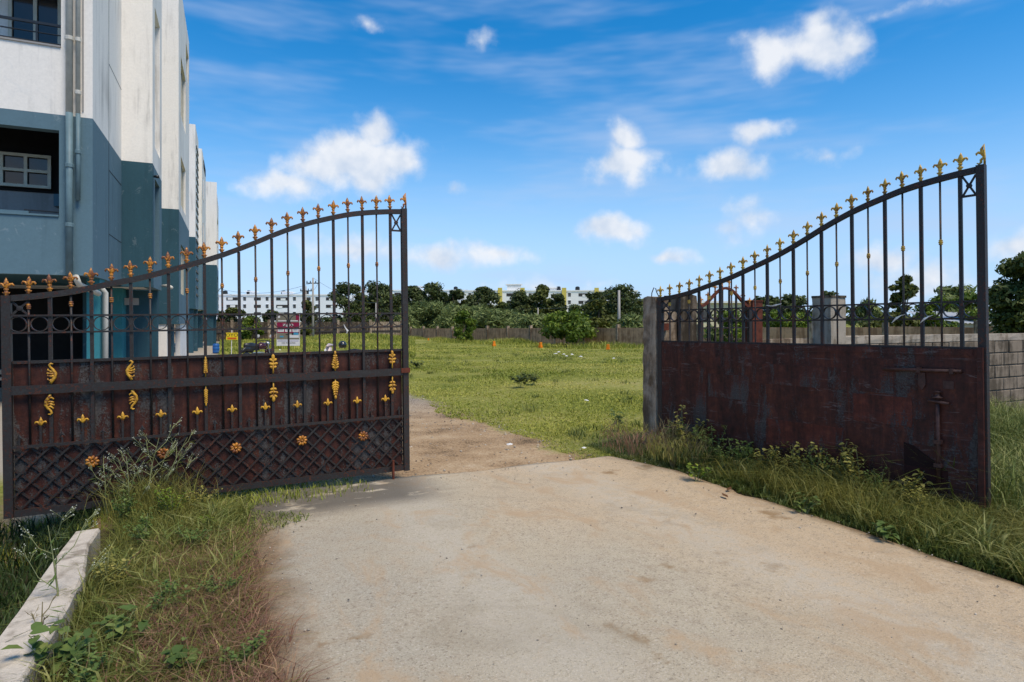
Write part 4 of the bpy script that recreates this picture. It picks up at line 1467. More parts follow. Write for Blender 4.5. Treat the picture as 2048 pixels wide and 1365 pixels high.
def far_house(label, pxa, pxb, d, ytop, mat, seed, yellow=(), roofbits=(), rows=4, sparse=False):
    a, b_ = Vector(P(pxa, d)), Vector(P(pxb, d * 1.0))
    mid = (a + b_) / 2
    L_ = (b_ - a).length
    ang_ = math.atan2(b_.y - a.y, b_.x - a.x)
    zt = CZ + (HOR - ytop) * d / FPX
    t = thing('apartment_house', label, 'building', (mid.x, mid.y, -1.3), (0, 0, ang_))
    H = zt + 1.3
    mpp = d / FPX
    m = MB().box(-L_ / 2, L_ / 2, 0, 12, 0, H)
    m.build('wall', mat, t)
    MB().box(-L_ / 2 - 0.2, L_ / 2 + 0.2, -0.25, 0.0, H - 0.5, H + 0.05).build('parapet', mat, t)
    rn = random.Random(seed)
    win = MB().box(-0.55, 0.55, -0.06, 0.1, 0, 1.5).mesh('window', FARWIN)
    fr = MB().box(-0.62, 0.62, -0.30, -0.062, 1.5, 1.6).mesh('sunshade', mat)
    balm = MB().box(-2.3, 2.3, -0.06, 0.1, 0, 1.25).mesh('balcony_opening', FARBAL)
    bals = MB().box(-1.4, 1.4, -0.06, 0.1, 0, 1.25).mesh('balcony_opening', FARBAL)
    par_ = MB().box(-1.0, 1.0, -0.09, -0.061, 0, 0.9).mesh('balcony_grille', FARC)
    for r in range(rows):
        z = H - 2.6 - r * 3.05
        if z < 0.5:
            break
        x = -L_ / 2 + 2.0
        k = 0
        while x < L_ / 2 - 2.5:
            kind = (0, 2, 0, 3)[k % 4]
            if kind == 0:
                o = obj('window', win, t, (x, 0, z))
                obj('sunshade', fr, o, (0, 0, 0))
                x += 4.6
            elif kind == 2:
                o = obj('balcony_opening', balm, t, (x + 1.4, 0, z + 0.1))
                obj('balcony_grille', par_, o, (rn.uniform(-1, 1), 0, rn.uniform(-.2, .3)))
                x += 6.6
            else:
                o = obj('balcony_opening', bals, t, (x + 0.6, 0, z + 0.1))
                x += 4.6
            k += 1
    for px, h in yellow:
        x = (px - (pxa + pxb) / 2) * mpp
        MB().box(x - 0.9, x + 0.9, -0.5, -0.07, 0 if h else H - 3, H + 1.0).build('yellow_pier', FARY, t)
    tank = MB().lathe([(0.9, 0), (0.95, 0.2), (0.95, 1.3), (0.6, 1.6), (0.25, 1.7)], 10).mesh('water_tank', BLACK)
    for q in range(5):
        obj('water_tank', tank, t, (-L_ / 2 + L_ * (q + rn.uniform(.2, .8)) / 5, rn.uniform(2, 5), H + 0.02))
    for (pa, pb, yb, yt) in roofbits:
        x0, x1 = (pa - (pxa + pxb) / 2) * mpp, (pb - (pxa + pxb) / 2) * mpp
        z0, z1 = H + (ytop - yb) * mpp, H + (ytop - yt) * mpp
        MB().box(x0, x1, 2, 7, z0, z1 - 0.3).build('roof_room', mat, t)
        MB().box(x0 - 0.6, x1 + 0.6, 1.6, 7.4, z1 - 0.298, z1).build('roof_slab', mat, t)
    return t


far_house('long white apartment house far behind the banner and utility poles', 425, 700, 250, 589, FARW, 1, roofbits=((488, 500, 589, 582), (560, 575, 589, 583)))
far_house('white apartment house almost hidden behind dark trees beside the left leaf', 712, 935, 270, 580, FARW, 2, roofbits=((820, 842, 580, 572),))
far_house('pale apartment house with yellow piers behind the trees at centre', 930, 1275, 250, 581, FARC, 3, yellow=((1000, 1), (1045, 0), (1128, 1), (1193, 0)), roofbits=((1014, 1042, 581, 568), (1085, 1120, 581, 575)))
ch = thing('cream_house', 'cream house half hidden behind the wicket gate bars', 'house', P(1438, 62)[:2] + (-0.9,), (0, 0, -YAW))
MB().box(-2.6, 2.6, 0, 6, 0, 4.1).build('wall', plain('cream_wall', (0.62, 0.55, 0.36), 0.85, 0.06), ch)
MB().box(-2.9, 2.9, -0.3, 6.3, 4.1, 4.3).build('roof', FARC, ch)
for x in (-1.4, 1.2):
    MB().box(x - 0.5, x + 0.5, -0.05, 0.05, 2.2, 3.3).build('window', FARWIN, ch)
sh = thing('tin_shed', 'low pale tin shed behind the big tree at right edge', 'shed', P(2010, 31)[:2] + (-0.2,), (0, 0, -YAW))
TIN = plain('tin_sheet', (0.46, 0.47, 0.48), 0.5, 0.12, 3)
MB().box(-2.2, 2.6, 0, 4, 0, 1.55).build('wall', TIN, sh)
b = MB()
for i in range(24):
    x = -2.4 + 5.2 * i / 24
    b.add([(x, -0.4, 1.5), (x + 0.108, -0.4, 1.55), (x + 0.2166, -0.4, 1.5), (x, 4.2, 2.15), (x + 0.108, 4.2, 2.2), (x + 0.2166, 4.2, 2.15)], [(0, 1, 4, 3), (1, 2, 5, 4)])
b.build('roof', TIN, sh)

# ---------------------------------------------------------------- trees
def crown_np(blobs, n, size, seed, droop=0.0, stretch=1.0):
    """leaf faces scattered through the outer part of several ellipsoids (local coordinates)"""
    rng = np.random.default_rng(seed)
    B = np.array(blobs, dtype=float)
    vol = (B[:, 3] * B[:, 4] * B[:, 5]) ** (2 / 3)
    idx = rng.choice(len(B), n, p=vol / vol.sum())
    d = rng.standard_normal((n, 3))
    d /= np.linalg.norm(d, axis=1)[:, None]
    rad = 1 - 0.75 * rng.random(n) ** 1.5
    rad *= 1 + 0.16 * np.sin(d[:, 0] * 7 + idx) * np.sin(d[:, 2] * 6 + 2 * idx) + 0.05 * rng.standard_normal(n)
    c = B[idx, :3] + d * rad[:, None] * B[idx, 3:6]
    nrm = d + 0.9 * rng.standard_normal((n, 3)) + np.array([0, 0, 0.5])
    nrm /= np.linalg.norm(nrm, axis=1)[:, None]
    a = np.cross(nrm, rng.standard_normal((n, 3)))
    a /= np.linalg.norm(a, axis=1)[:, None]
    a[:, 2] -= droop
    b = np.cross(nrm, a)
    s = size * (0.55 + 0.9 * rng.random(n))[:, None]
    fold = nrm * s * 0.25
    v = np.stack([c - a * s * stretch, c + b * s * 0.5 + fold, c + a * s * stretch, c - b * s * 0.5 + fold], 1).reshape(-1, 3)
    f = np.arange(4 * n).reshape(n, 4)
    t = np.clip(0.45 + 0.22 * rng.standard_normal(n) + 0.12 * np.sin(idx * 2.3), 0, 1)
    return v, f, np.repeat(t, 4)


def make_tree(name, label, base, height, width, leafmat, seed, n=2600, leaf=0.28, crown0=0.35, trunk_r=None, bark=BARK, nb=9, flat=False,
              group=None, cat='tree', stretch=1.0, droop=0.0, lean=0.0, gap=0.42):
    rnd = random.Random(seed)
    t = thing(name, label, cat, base, (0, 0, 0), group)
    r0 = trunk_r or height * 0.022
    hc = height * crown0
    blobs, tr = [], MB()
    top = Vector((lean * height, 0, height * 0.8))
    tr.tube([(0, 0, -0.2), (lean * height * .2, 0, hc * 0.6), (lean * height * .5, 0.02 * height, hc + (height - hc) * 0.35), tuple(top)],
            [r0 * 1.25, r0, r0 * 0.7, r0 * 0.2], 7)
    for k in range(int(nb * 2.0)):
        a = rnd.uniform(0, 2 * math.pi)
        u = rnd.uniform(0.05, 0.97) if not flat else rnd.uniform(0.08, 0.85)
        zz = hc + (height - hc) * u
        env = (math.sin(math.pi * min(1.0, 0.18 + 0.80 * u)) ** 0.6) * rnd.uniform(0.75, 1.08)
        rr = width / 2 * env * (rnd.uniform(0.15, 1.0) ** 0.6) * 0.82
        cx, cy = math.cos(a) * rr + lean * zz, math.sin(a) * rr
        sz = width * rnd.uniform(0.10, 0.19)
        blobs.append((cx, cy, zz, sz, sz, min(sz * rnd.uniform(0.55, 0.85), (height - zz) * 0.9 + 0.05 * height)))
        if k % 2 == 0:
            z1 = hc * 0.75 + (zz - hc) * 0.25
            tr.tube([(lean * z1, 0, z1), ((cx + lean * z1) * 0.55, cy * 0.5, (z1 + zz) * 0.5 + 0.02 * height), (cx, cy, zz)], [r0 * 0.5, r0 * 0.33, r0 * 0.12], 5)
    blobs.append((lean * height + width * rnd.uniform(-.12, .12), 0, height * 0.90, width * 0.14, width * 0.14, height * 0.09))
    o = obj('trunk', tr.mesh('trunk', bark, True), t)
    v, f, ti = crown_np(blobs, n, leaf, seed, droop, stretch)
    v[:, 2] = np.maximum(v[:, 2], 0.03)
    obj('crown', mesh_np('crown', v, f, leafmat, ti), t)
    return t


def tree_px(name, label, px, half, ytop, d, leafmat, seed, **kw):
    x, y, _ = P(px, d)
    gz = ground_z(x, y)
    h = CZ + (HOR - ytop) * d / FPX - gz
    return make_tree(name, label, (x, y, gz), h, 2 * half * d / FPX * 1.12, leafmat, seed, **kw)


G1 = 'trees in front of the far apartment houses'
for i, (px, half, yt, d, m, lab) in enumerate((
        (698, 36, 569, 118, LEAF_DARK, 'tall dark tree standing at the right end of the long white house'),
        (757, 38, 567, 122, LEAF_DARK, 'broad dark tree seen through the last bars of the closed leaf'),
        (826, 28, 575, 126, LEAF_DARK, 'dark tree just right of the meeting stile of the closed leaf'),
        (864, 34, 569, 124, LEAF_DARK, 'highest dark tree in the clump right of the closed leaf'),
        (912, 26, 580, 128, LEAF_DARK, 'smaller dark tree ending the clump right of the closed leaf'),
        (968, 31, 577, 125, LEAF_DARK, 'dark tree standing alone left of the first yellow pier'),
        (1036, 28, 582, 125, LEAF_DARK, 'dark tree between the first two yellow piers'),
        (1083, 25, 574, 118, LEAF_OLIVE, 'olive green tree with a high narrow crown before the yellow piers'),
        (1116, 18, 588, 122, LEAF_DARK, 'thin dark tree left of the tall yellow pier'),
        (1190, 30, 588, 112, LEAF_DARK, 'dark tree covering the right end of the pale house'),
        (1240, 44, 573, 108, LEAF_DARK, 'large round dark tree beside the grey pole at centre right'),
        (1285, 26, 602, 110, LEAF_OLIVE, 'dull green tree left of the hinge pillar'))):
    tree_px('tree', lab, px, half * 1.12, yt, d, m, 100 + i, n=5600, leaf=0.30, crown0=0.06, nb=18, group=G1)
for i, (px, half, yt, d, m, lab) in enumerate((
        (726, 26, 590, 128, LEAF_MID, 'lower tree filling the gap between the two tall trees behind the bars'),
        (792, 24, 592, 130, LEAF_DARK, 'lower dark tree hidden behind the meeting stile'),
        (843, 22, 590, 134, LEAF_MID, 'lower tree between the first two dark trees right of the closed leaf'),
        (890, 24, 588, 132, LEAF_DARK, 'lower dark tree between the highest and the last tree of the clump'),
        (940, 20, 598, 134, LEAF_MID, 'low green tree left of the tree standing alone'),
        (1004, 20, 604, 130, LEAF_MID, 'low green tree at the foot of the first yellow pier'),
        (1060, 24, 592, 128, LEAF_DARK, 'dark tree at the foot of the second yellow pier'),
        (1098, 20, 600, 126, LEAF_MID, 'low green tree between the olive tree and the thin dark tree'),
        (1150, 20, 612, 104, LEAF_MID, 'low green tree right of the tall yellow pier'),
        (1215, 28, 586, 116, LEAF_MID, 'green tree between the two dark trees at the right end of the pale house'),
        (1262, 24, 590, 116, LEAF_MID, 'green tree just right of the grey pole'))):
    tree_px('tree', lab, px, half * 1.15, yt, d, m, 210 + i, n=3600, leaf=0.30, crown0=0.04, nb=15, group=G1)
tree_px('tree', 'yellowish green bushy tree below the large round dark tree', 1197, 40, 603, 84, LEAF_OLIVE, 130, n=3000, leaf=0.30, crown0=0.12, nb=12)
G2 = 'low green trees along the left end of the field'
for i, (px, half, yt, d, m, lab) in enumerate((
        (472, 27, 617, 72, LEAF_OLIVE, 'rounded green tree behind the small yellow sign'),
        (503, 24, 634, 70, LEAF_BRIGHT, 'bright green shrubby tree right of the small yellow sign'),
        (543, 22, 622, 76, LEAF_DARK, 'dark green shrubby tree left of the banner'),
        (616, 20, 603, 66, LEAF_OLIVE, 'upright yellow-green tree behind the two utility poles'),
        (446, 18, 622, 76, LEAF_DARK, 'dark low tree at the corner of the farthest block'))):
    tree_px('tree', lab, px, half, yt, d, m, 140 + i, n=2600, leaf=0.20, crown0=0.10, nb=11, group=G2)
for i, (px, half, yt, d) in enumerate(((655, 30, 636, 88), (745, 26, 640, 86), (572, 26, 640, 86))):
    tree_px('shrub', ('low dark shrub against the end wall below the tall dark tree', 'low dark shrub against the end wall near the meeting stile',
                      'low dark shrub against the end wall behind the banner')[i], px, half, yt, d, LEAF_DARK, 150 + i, n=1200, leaf=0.22, crown0=0.1, nb=7, cat='shrub')
G3 = 'feathery thorn bushes behind the boundary wall'
for i, (px, half, yt, d, m, lab) in enumerate((
        (855, 62, 604, 92, LEAF_ACACIA, 'widest feathery thorn bush just right of the closed leaf'),
        (930, 60, 612, 84, LEAF_ACACIA, 'feathery thorn bush behind the climber covered post'),
        (1005, 62, 620, 78, LEAF_ACACIA, 'low feathery thorn bush in front of the first yellow pier'),
        (1070, 52, 632, 66, LEAF_ACACIA, 'low feathery thorn bush left of the bright overhanging tree'),
        (1265, 42, 630, 58, LEAF_ACACIA, 'grey green thorn bush behind the wall by the grey pole'),
        (808, 30, 628, 88, LEAF_ACACIA, 'small thorn bush half behind the meeting stile'))):
    tree_px('thorn_bush', lab, px, half, yt, d, m, 160 + i, n=7000, leaf=0.15, crown0=0.08, nb=24, flat=True, group=G3, cat='bush', stretch=2.2, droop=-0.05)
tree_px('wall_tree', 'bright green tree hanging over the boundary wall at centre', 1133, 54, 622, 45.5, LEAF_BRIGHT, 173, n=5600, leaf=0.13, crown0=0.16, nb=13, lean=0.02, flat=True)
tree_px('wall_tree', 'bright green climber tree against the boundary wall right of the closed leaf', 932, 24, 624, 58, LEAF_BRIGHT, 172, n=3000, leaf=0.14, crown0=0.06, nb=13)
# right-hand side beyond the block wall
G4 = 'trees beyond the boundary wall at right'
for i, (px, half, yt, d, m, lab, kw) in enumerate((
        (2072, 82, 508, 22, LEAF_MID, 'big leafy tree cut off by the right edge of the picture', dict(n=16000, leaf=0.095, crown0=0.14, nb=22)),
        (1808, 36, 556, 30.5, LEAF_OLIVE, 'young pale-stemmed tree seen between the bars of the open leaf', dict(n=2200, leaf=0.13, crown0=0.35, nb=9, bark=BARK_L)),
        (1872, 40, 592, 31, LEAF_BRIGHT, 'rounded bright bush behind the last rings of the open leaf', dict(n=3400, leaf=0.10, crown0=0.1, nb=12)),
        (1935, 44, 585, 32, LEAF_BRIGHT, 'bright green bush beside the meeting stile of the open leaf', dict(n=3400, leaf=0.10, crown0=0.1, nb=12)),
        (1905, 56, 576, 36, LEAF_ACACIA, 'wispy thorn tree rising above the bright bushes at right', dict(n=2200, leaf=0.12, crown0=0.3, nb=12, stretch=2.0)),
        (1735, 34, 604, 38, LEAF_ACACIA, 'grey green thorn tree right of the square pillar', dict(n=2200, leaf=0.13, crown0=0.2, nb=10, stretch=1.8)),
        (1650, 36, 588, 60, LEAF_DARK, 'dark tree rising behind the square pillar', dict(n=2000, leaf=0.22, crown0=0.2, nb=10)),
        (1590, 40, 592, 78, LEAF_DARK, 'dark feathery tree left of the square pillar', dict(n=2000, leaf=0.28, crown0=0.2, nb=11)),
        (1535, 34, 596, 84, LEAF_DARK, 'dark feathery tree above the rusty post', dict(n=2000, leaf=0.28, crown0=0.2, nb=11)),
        (1600, 46, 626, 41, LEAF_BRIGHT, 'low bright bush along the wall left of the square pillar', dict(n=2600, leaf=0.12, crown0=0.1, nb=10)),
        (1545, 34, 622, 43, LEAF_BRIGHT, 'low bright bush along the wall behind the rusty post', dict(n=2200, leaf=0.12, crown0=0.1, nb=10)),
        (1780, 60, 634, 33.5, LEAF_OLIVE, 'low weedy bush along the wall right of the square pillar', dict(n=2600, leaf=0.10, crown0=0.1, nb=12)),
        (1460, 46, 618, 32, LEAF_BRIGHT, 'light green shrub behind the wicket gate', dict(n=2600, leaf=0.10, crown0=0.1, nb=11)),
        (1425, 22, 650, 9.0, LEAF_ACACIA, 'leafy weed shrub close behind the wicket gate', dict(n=900, leaf=0.03, crown0=0.3, nb=8, stretch=1.6)))):
    tree_px('tree' if yt < 600 else 'shrub', lab, px, half, yt, d, m, 180 + i, group=G4, cat='tree' if yt < 600 else 'shrub', **kw)
# distant green line
rng = np.random.default_rng(77)
blobs = []
for k in range(150):
    a = -1.0 + 2.9 * k / 150 + rng.uniform(-.01, .01)
    dd = rng.uniform(300, 420)
    h = rng.uniform(5, 11)
    blobs.append((math.sin(a) * dd, math.cos(a) * dd, -1.2 + h * 0.4, rng.uniform(8, 16), rng.uniform(8, 16), h * 0.7))
v, f, ti = crown_np(blobs, 15000, 1.3, 5)
stuff(obj('distant_wood', mesh_np('distant_wood', v, f, LEAF_DARK, ti)), 'far dark green wood along the horizon', 'wood')

# ---------------------------------------------------------------- poles, wires
POLE = plain('pole_concrete', (0.34, 0.32, 0.29), 0.9, 0.12, 8)


def pole(label, px, ytop, d, arm=None, r=0.11):
    x, y, _ = P(px, d)
    g = ground_z(x, y)
    zt = CZ + (HOR - ytop) * d / FPX
    t = thing('utility_pole', label, 'pole', (x, y, g), (0, 0, -YAW))
    MB().tube([(0, 0, -0.3), (0, 0, zt - g)], [r * 1.3, r * 0.8], 8).build('shaft', POLE, t, smooth=True)
    if arm:
        for dz, hw in arm:
            c = MB().box(-hw, hw, -0.05, 0.05, zt - g - dz - 0.05, zt - g - dz + 0.05).build('cross_arm', BLACK, t)
            for xx in (-hw * 0.9, -hw * 0.4, hw * 0.4, hw * 0.9):
                MB().lathe([(0.03, 0), (0.06, 0.04), (0.04, 0.10), (0.06, 0.15), (0.02, 0.2)], 6, (xx, 0, zt - g - dz + 0.05)).build('insulator', BLACK, c)
    return Vector((x, y, zt))


pa = pole('tall concrete utility pole with cross arm behind the banner', 626, 556, 62, ((0.55, 0.68),))
pb = pole('shorter utility pole standing just left of the tall one', 612, 573, 66, ((0.5, 0.62),), 0.07)
pc = pole('grey pole in front of the large round dark tree', 1238, 581, 60, None, 0.14)
pd = pole('short grey pole among the thorn bushes at centre', 1076, 616, 95, None, 0.12)
pe = pole('street light pole seen between bars near the dark trees', 752, 606, 96, None, 0.12)
pf = pole('thin pale pole beside the hinge pillar', 1296, 600, 90, None, 0.10)


def wire(a, b, sag, n=14, r=0.013):
    a, b = Vector(a), Vector(b)
    return [tuple(a.lerp(b, k / n) - Vector((0, 0, sag * 4 * (k / n) * (1 - k / n)))) for k in range(n + 1)]


wv = MB()
ends = [(pa, pe, 0.7), (pe, pd, 0.8), (pd, pc, 0.7), (pc, pf, 0.5), (pa + Vector((0.5, 0, -0.5)), pb + Vector((0.4, 0, -0.5)), 0.3)]
ends += [(pa + Vector((0, 0, -0.5)), Vector(P(430, 75, 575)), 0.9), (pb + Vector((0, 0, -0.5)), Vector(P(430, 78, 580)), 0.9)]
for a, b_, s_ in ends:
    wv.tube(wire(a, b_, s_), 0.014, 4)
tag(wv.build('overhead_wires', BLACK), 'thin overhead wires strung between the poles and trees', 'wires')

# ---------------------------------------------------------------- signs
def text_mesh(s, size, mat, name, align='CENTER'):
    cu = bpy.data.curves.new(name, 'FONT')
    cu.body = s
    cu.size = size
    cu.align_x = align
    cu.align_y = 'CENTER'
    cu.extrude = 0.002
    tmp = bpy.data.objects.new(name, cu)
    COL.objects.link(tmp)
    dg = bpy.context.evaluated_depsgraph_get()
    me = bpy.data.meshes.new_from_object(tmp.evaluated_get(dg))
    bpy.data.objects.remove(tmp)
    me.materials.clear()
    me.materials.append(mat)
    return me


def flat_text(par, s, size, mat, x, z, y=-0.012, sx=1.0):
    o = obj('lettering', text_mesh(s, size, mat, 'lettering'), par, (x, y, z), (R(90), 0, 0), (sx, 1, 1))
    return o


YEL = plain('sign_yellow', (0.80, 0.60, 0.02), 0.5, 0.04)
SRED = plain('sign_red', (0.62, 0.10, 0.02), 0.5, 0.08)
SINK = plain('sign_ink', (0.03, 0.02, 0.02), 0.5, 0.1)
SWHITE = plain('sign_white', (0.72, 0.70, 0.66), 0.5, 0.05)
MAROON = plain('sign_maroon', (0.25, 0.012, 0.05), 0.45, 0.12, 3)
OLIVE = plain('sign_khaki', (0.21, 0.185, 0.13), 0.5, 0.15, 3)
BLUE = plain('sign_blue', (0.06, 0.30, 0.45), 0.5, 0.1)
d = 26.0
x, y, zc = P(464, d, 673)
s1 = thing('yellow_sign', 'small yellow sign on a thin white post near the farthest block', 'sign', (x, y, ground_z(x, y)), (0, 0, -YAW))
hz = zc - s1.location.z
MB().tube([(-0.04, 0.02, -0.2), (-0.02, 0.02, hz + 0.26)], 0.016, 6).build('post', SWHITE, s1)
bd = MB().box(-0.25, 0.25, -0.008, 0.008, -0.155, 0.155).build('board', YEL, s1, (0, 0, hz))
flat_text(bd, 'OYO', 0.185, SINK, 0, 0.045, -0.0085, 1.25)
MB().box(-0.19, 0.19, -0.0125, -0.0085, -0.075, -0.052).build('red_line', SRED, bd)
MB().box(-0.19, 0.19, -0.0125, -0.0085, -0.125, -0.085).build('red_line', SRED, bd)

d = 17.0
x, y, zc = P(576.5, d, 660)
s2 = thing('banner_sign', 'maroon and white hotel banner on a post seen through the closed leaf', 'banner', (x, y, ground_z(x, y)), (0, 0, -YAW))
hz = zc - s2.location.z
Wb, Hb = 46 * d / FPX, 64 * d / FPX
MB().box(-0.024, 0.024, 0.012, 0.05, -0.2, hz + Hb / 2).build('post', RUST, s2)
bd = MB().box(-Wb / 2, Wb / 2, -0.008, 0.008, -Hb / 2, Hb / 2).build('board', SWHITE, s2, (0, 0, hz))


def pl_(nm, m, x0, x1, z0, z1, k=1):
    return MB().box(Wb * (x0 - .5), Wb * (x1 - .5), -0.008 - 0.003 * k, -0.0081 - 0.003 * (k - 1), Hb * (.5 - z1), Hb * (.5 - z0)).build(nm, m, bd)


pl_('khaki_field', OLIVE, 0.012, 0.988, 0.01, 0.27)
pl_('maroon_field', MAROON, 0.012, 0.988, 0.2702, 0.60)
pl_('khaki_field', OLIVE, 0.012, 0.988, 0.6002, 0.80)
pl_('corner_field', MAROON, 0.84, 0.985, 0.03, 0.22, 2)
for k in range(3):
    pl_('white_box', SWHITE, 0.05 + 0.32 * k, 0.32 + 0.32 * k, 0.44, 0.565, 2)
    pl_('small_print', plain('print_grey_%d' % k, (0.35, 0.36, 0.42), 0.6), 0.09 + 0.32 * k, 0.28 + 0.32 * k, 0.485, 0.515, 3)
pl_('white_box', SWHITE, 0.56, 0.97, 0.65, 0.75, 2)
pl_('blue_tag', BLUE, 0.74, 0.95, 0.585, 0.66, 3)
pl_('black_tag', SINK, 0.66, 0.73, 0.60, 0.66, 3)
pl_('blue_car', BLUE, 0.14, 0.30, 0.69, 0.735, 2)
pl_('dark_bar', SINK, 0.40, 0.54, 0.63, 0.655, 2)
pl_('emblem', SWHITE, 0.06, 0.15, 0.06, 0.13, 2)
flat_text(bd, '₹699', Hb * 0.125, SWHITE, 0, Hb * (.5 - .365), -0.0142, 1.3)
flat_text(bd, 'NO PARKING', Hb * 0.062, SINK, Wb * 0.02, Hb * (.5 - .915), -0.0085, 1.15)
pl_('headline', SWHITE, 0.07, 0.93, 0.205, 0.238, 3)
pl_('small_print', plain('print_lilac', (0.42, 0.40, 0.50), 0.6), 0.05, 0.95, 0.835, 0.862, 1)

# ---------------------------------------------------------------- two-wheelers
def wheel(par, x, z, r, name='wheel'):
    n = 18
    b = MB()
    v, f = [], []
    for k in range(n):
        a = 2 * math.pi * k / n
        for j in range(6):
            q = 2 * math.pi * j / 6
            rr = r - 0.045 + 0.045 * math.cos(q)
            v.append((rr * math.cos(a), 0.045 * math.sin(q), rr * math.sin(a)))
    for k in range(n):
        for j in range(6):
            f.append((k * 6 + j, k * 6 + (j + 1) % 6, ((k + 1) % n) * 6 + (j + 1) % 6, ((k + 1) % n) * 6 + j))
    o = b.add(v, f).build(name, BLACK, par, (x, 0, z), smooth=True)
    h = MB()
    for k in range(6):
        a = 2 * math.pi * k / 6
        h.bar((0, 0, 0), (math.cos(a) * (r - 0.08), 0, math.sin(a) * (r - 0.08)), 0.02)
    h.lathe([(0.04, -0.05), (0.05, 0), (0.04, 0.05)], 8, axis='y')
    h.build('rim', CHROME, o)
    return o


CHROME = plain('bright_metal', (0.45, 0.45, 0.46), 0.25, 0.1, metal=0.8)
MIRROR = plain('mirror_glint', (0.80, 0.80, 0.78), 0.2, 0.03, spec=0.8)
TANK = plain('tank_maroon', (0.045, 0.006, 0.012), 0.25, 0.1, spec=0.6)
bx, by, _ = P(516, 23)
mc = thing('motorcycle', 'black motorcycle with maroon tank parked beside the banner', 'motorcycle', (bx, by, ground_z(bx, by)), (0, 0, R(48)))
wheel(mc, -0.62, 0.30, 0.30); wheel(mc, 0.62, 0.30, 0.30)
MB().tube([(-0.72, 0, 0.84), (-0.35, 0, 0.80), (0.02, 0, 0.74)], [0.09, 0.14, 0.12], 8, 0.5).build('seat', BLACK, mc, smooth=True)
MB().tube([(0.0, 0, 0.72), (0.16, 0, 0.80), (0.32, 0, 0.78), (0.42, 0, 0.70)], [0.08, 0.14, 0.13, 0.06], 8, 0.9).build('fuel_tank', TANK, mc, smooth=True)
MB().box(-0.2, 0.22, -0.12, 0.12, 0.24, 0.56).build('engine', CHROME, mc)
MB().tube([(-0.62, 0.12, 0.34), (0.0, 0.15, 0.24), (0.3, 0.12, 0.30)], 0.04, 6).build('exhaust', CHROME, mc, smooth=True)
MB().bar((0.62, 0.07, 0.30), (0.42, 0.07, 0.90), 0.04).bar((0.62, -0.07, 0.30), (0.42, -0.07, 0.90), 0.04).build('fork', CHROME, mc)
hb = MB().tube([(0.28, -0.36, 0.96), (0.38, -0.12, 0.98), (0.38, 0.12, 0.98), (0.28, 0.36, 0.96)], 0.018, 6).build('handlebar', BLACK, mc, smooth=True)
for s_ in (-1, 1):
    m_ = MB().tube([(0.34, s_ * 0.22, 0.97), (0.36, s_ * 0.28, 1.12)], 0.008, 5).build('mirror', BLACK, mc)
    MB().lathe([(0.02, -0.012), (0.06, -0.008), (0.06, 0.008), (0.02, 0.012)], 10, (0.36, s_ * 0.29, 1.16), axis='x').build('glass', MIRROR, m_)
MB().lathe([(0.06, -0.05), (0.095, 0.0), (0.09, 0.05), (0.03, 0.07)], 10, (0.50, 0, 0.86), axis='x').build('headlamp', CHROME, mc, smooth=True)
MB().tube([(0.90, 0, 0.42), (0.78, 0, 0.58), (0.58, 0, 0.63), (0.40, 0, 0.56)], 0.06, 6, 0.5).build('front_fender', TANK, mc, smooth=True)
MB().tube([(-0.30, 0, 0.68), (-0.66, 0, 0.72), (-0.92, 0, 0.60)], [0.13, 0.12, 0.05], 6, 0.6).build('rear_fender', BLACK, mc, smooth=True)

bx, by, _ = P(684, 19.0)
sc = thing('scooter', 'pinkish white scooter with round mirror mostly hidden behind the closed leaf', 'scooter', (bx, by, ground_z(bx, by)), (0, 0, R(150)))
SCB = plain('scooter_body', (0.50, 0.40, 0.40), 0.35, 0.1, spec=0.5)
wheel(sc, -0.55, 0.22, 0.22); wheel(sc, 0.60, 0.22, 0.22)
MB().tube([(-0.85, 0, 0.55), (-0.55, 0, 0.60), (-0.2, 0, 0.50), (0.0, 0, 0.30), (0.35, 0, 0.26), (0.48, 0, 0.55), (0.42, 0, 0.86)], [0.08, 0.17, 0.17, 0.13, 0.14, 0.16, 0.09], 9, 0.9).build('body', SCB, sc, smooth=True)
MB().tube([(-0.75, 0, 0.68), (-0.4, 0, 0.70), (-0.08, 0, 0.64)], [0.08, 0.12, 0.10], 8, 0.5).build('seat', BLACK, sc, smooth=True)
MB().tube([(0.36, -0.34, 0.90), (0.42, 0, 0.92), (0.36, 0.34, 0.90)], [0.02, 0.06, 0.02], 7).build('handlebar', SCB, sc, smooth=True)
MB().tube([(0.75, 0, 0.30), (0.62, 0, 0.46), (0.45, 0, 0.45)], [0.05, 0.1, 0.08], 7, 0.7).build('front_fender', SCB, sc, smooth=True)
mr = MB().tube([(0.38, 0.25, 0.90), (0.40, 0.31, 0.98)], 0.009, 5).build('mirror', BLACK, sc)
MB().lathe([(0.02, -0.015), (0.06, -0.01), (0.065, 0.01), (0.02, 0.02)], 10, (0.40, 0.32, 0.76), axis='x').build('glass', MIRROR, mr)
# helmet hung on the handlebar
hx, hy, hz = P(685, 18.8, 689)
hm = thing('helmet', 'glossy black helmet hanging on the scooter handlebar', 'helmet', (hx, hy, hz - 0.11))
b = MB()
pr = [(0.09, 0.0), (0.115, 0.04), (0.122, 0.10), (0.108, 0.155), (0.07, 0.195), (0.02, 0.21)]
b.lathe(pr, 14).build('shell', plain('helmet_black', (0.012, 0.012, 0.014), 0.12, 0.1, spec=0.8), hm, smooth=True)
MB().lathe([(0.118, 0.05), (0.127, 0.07), (0.125, 0.12), (0.112, 0.14)], 14).build('visor', GLASS, hm, smooth=True)

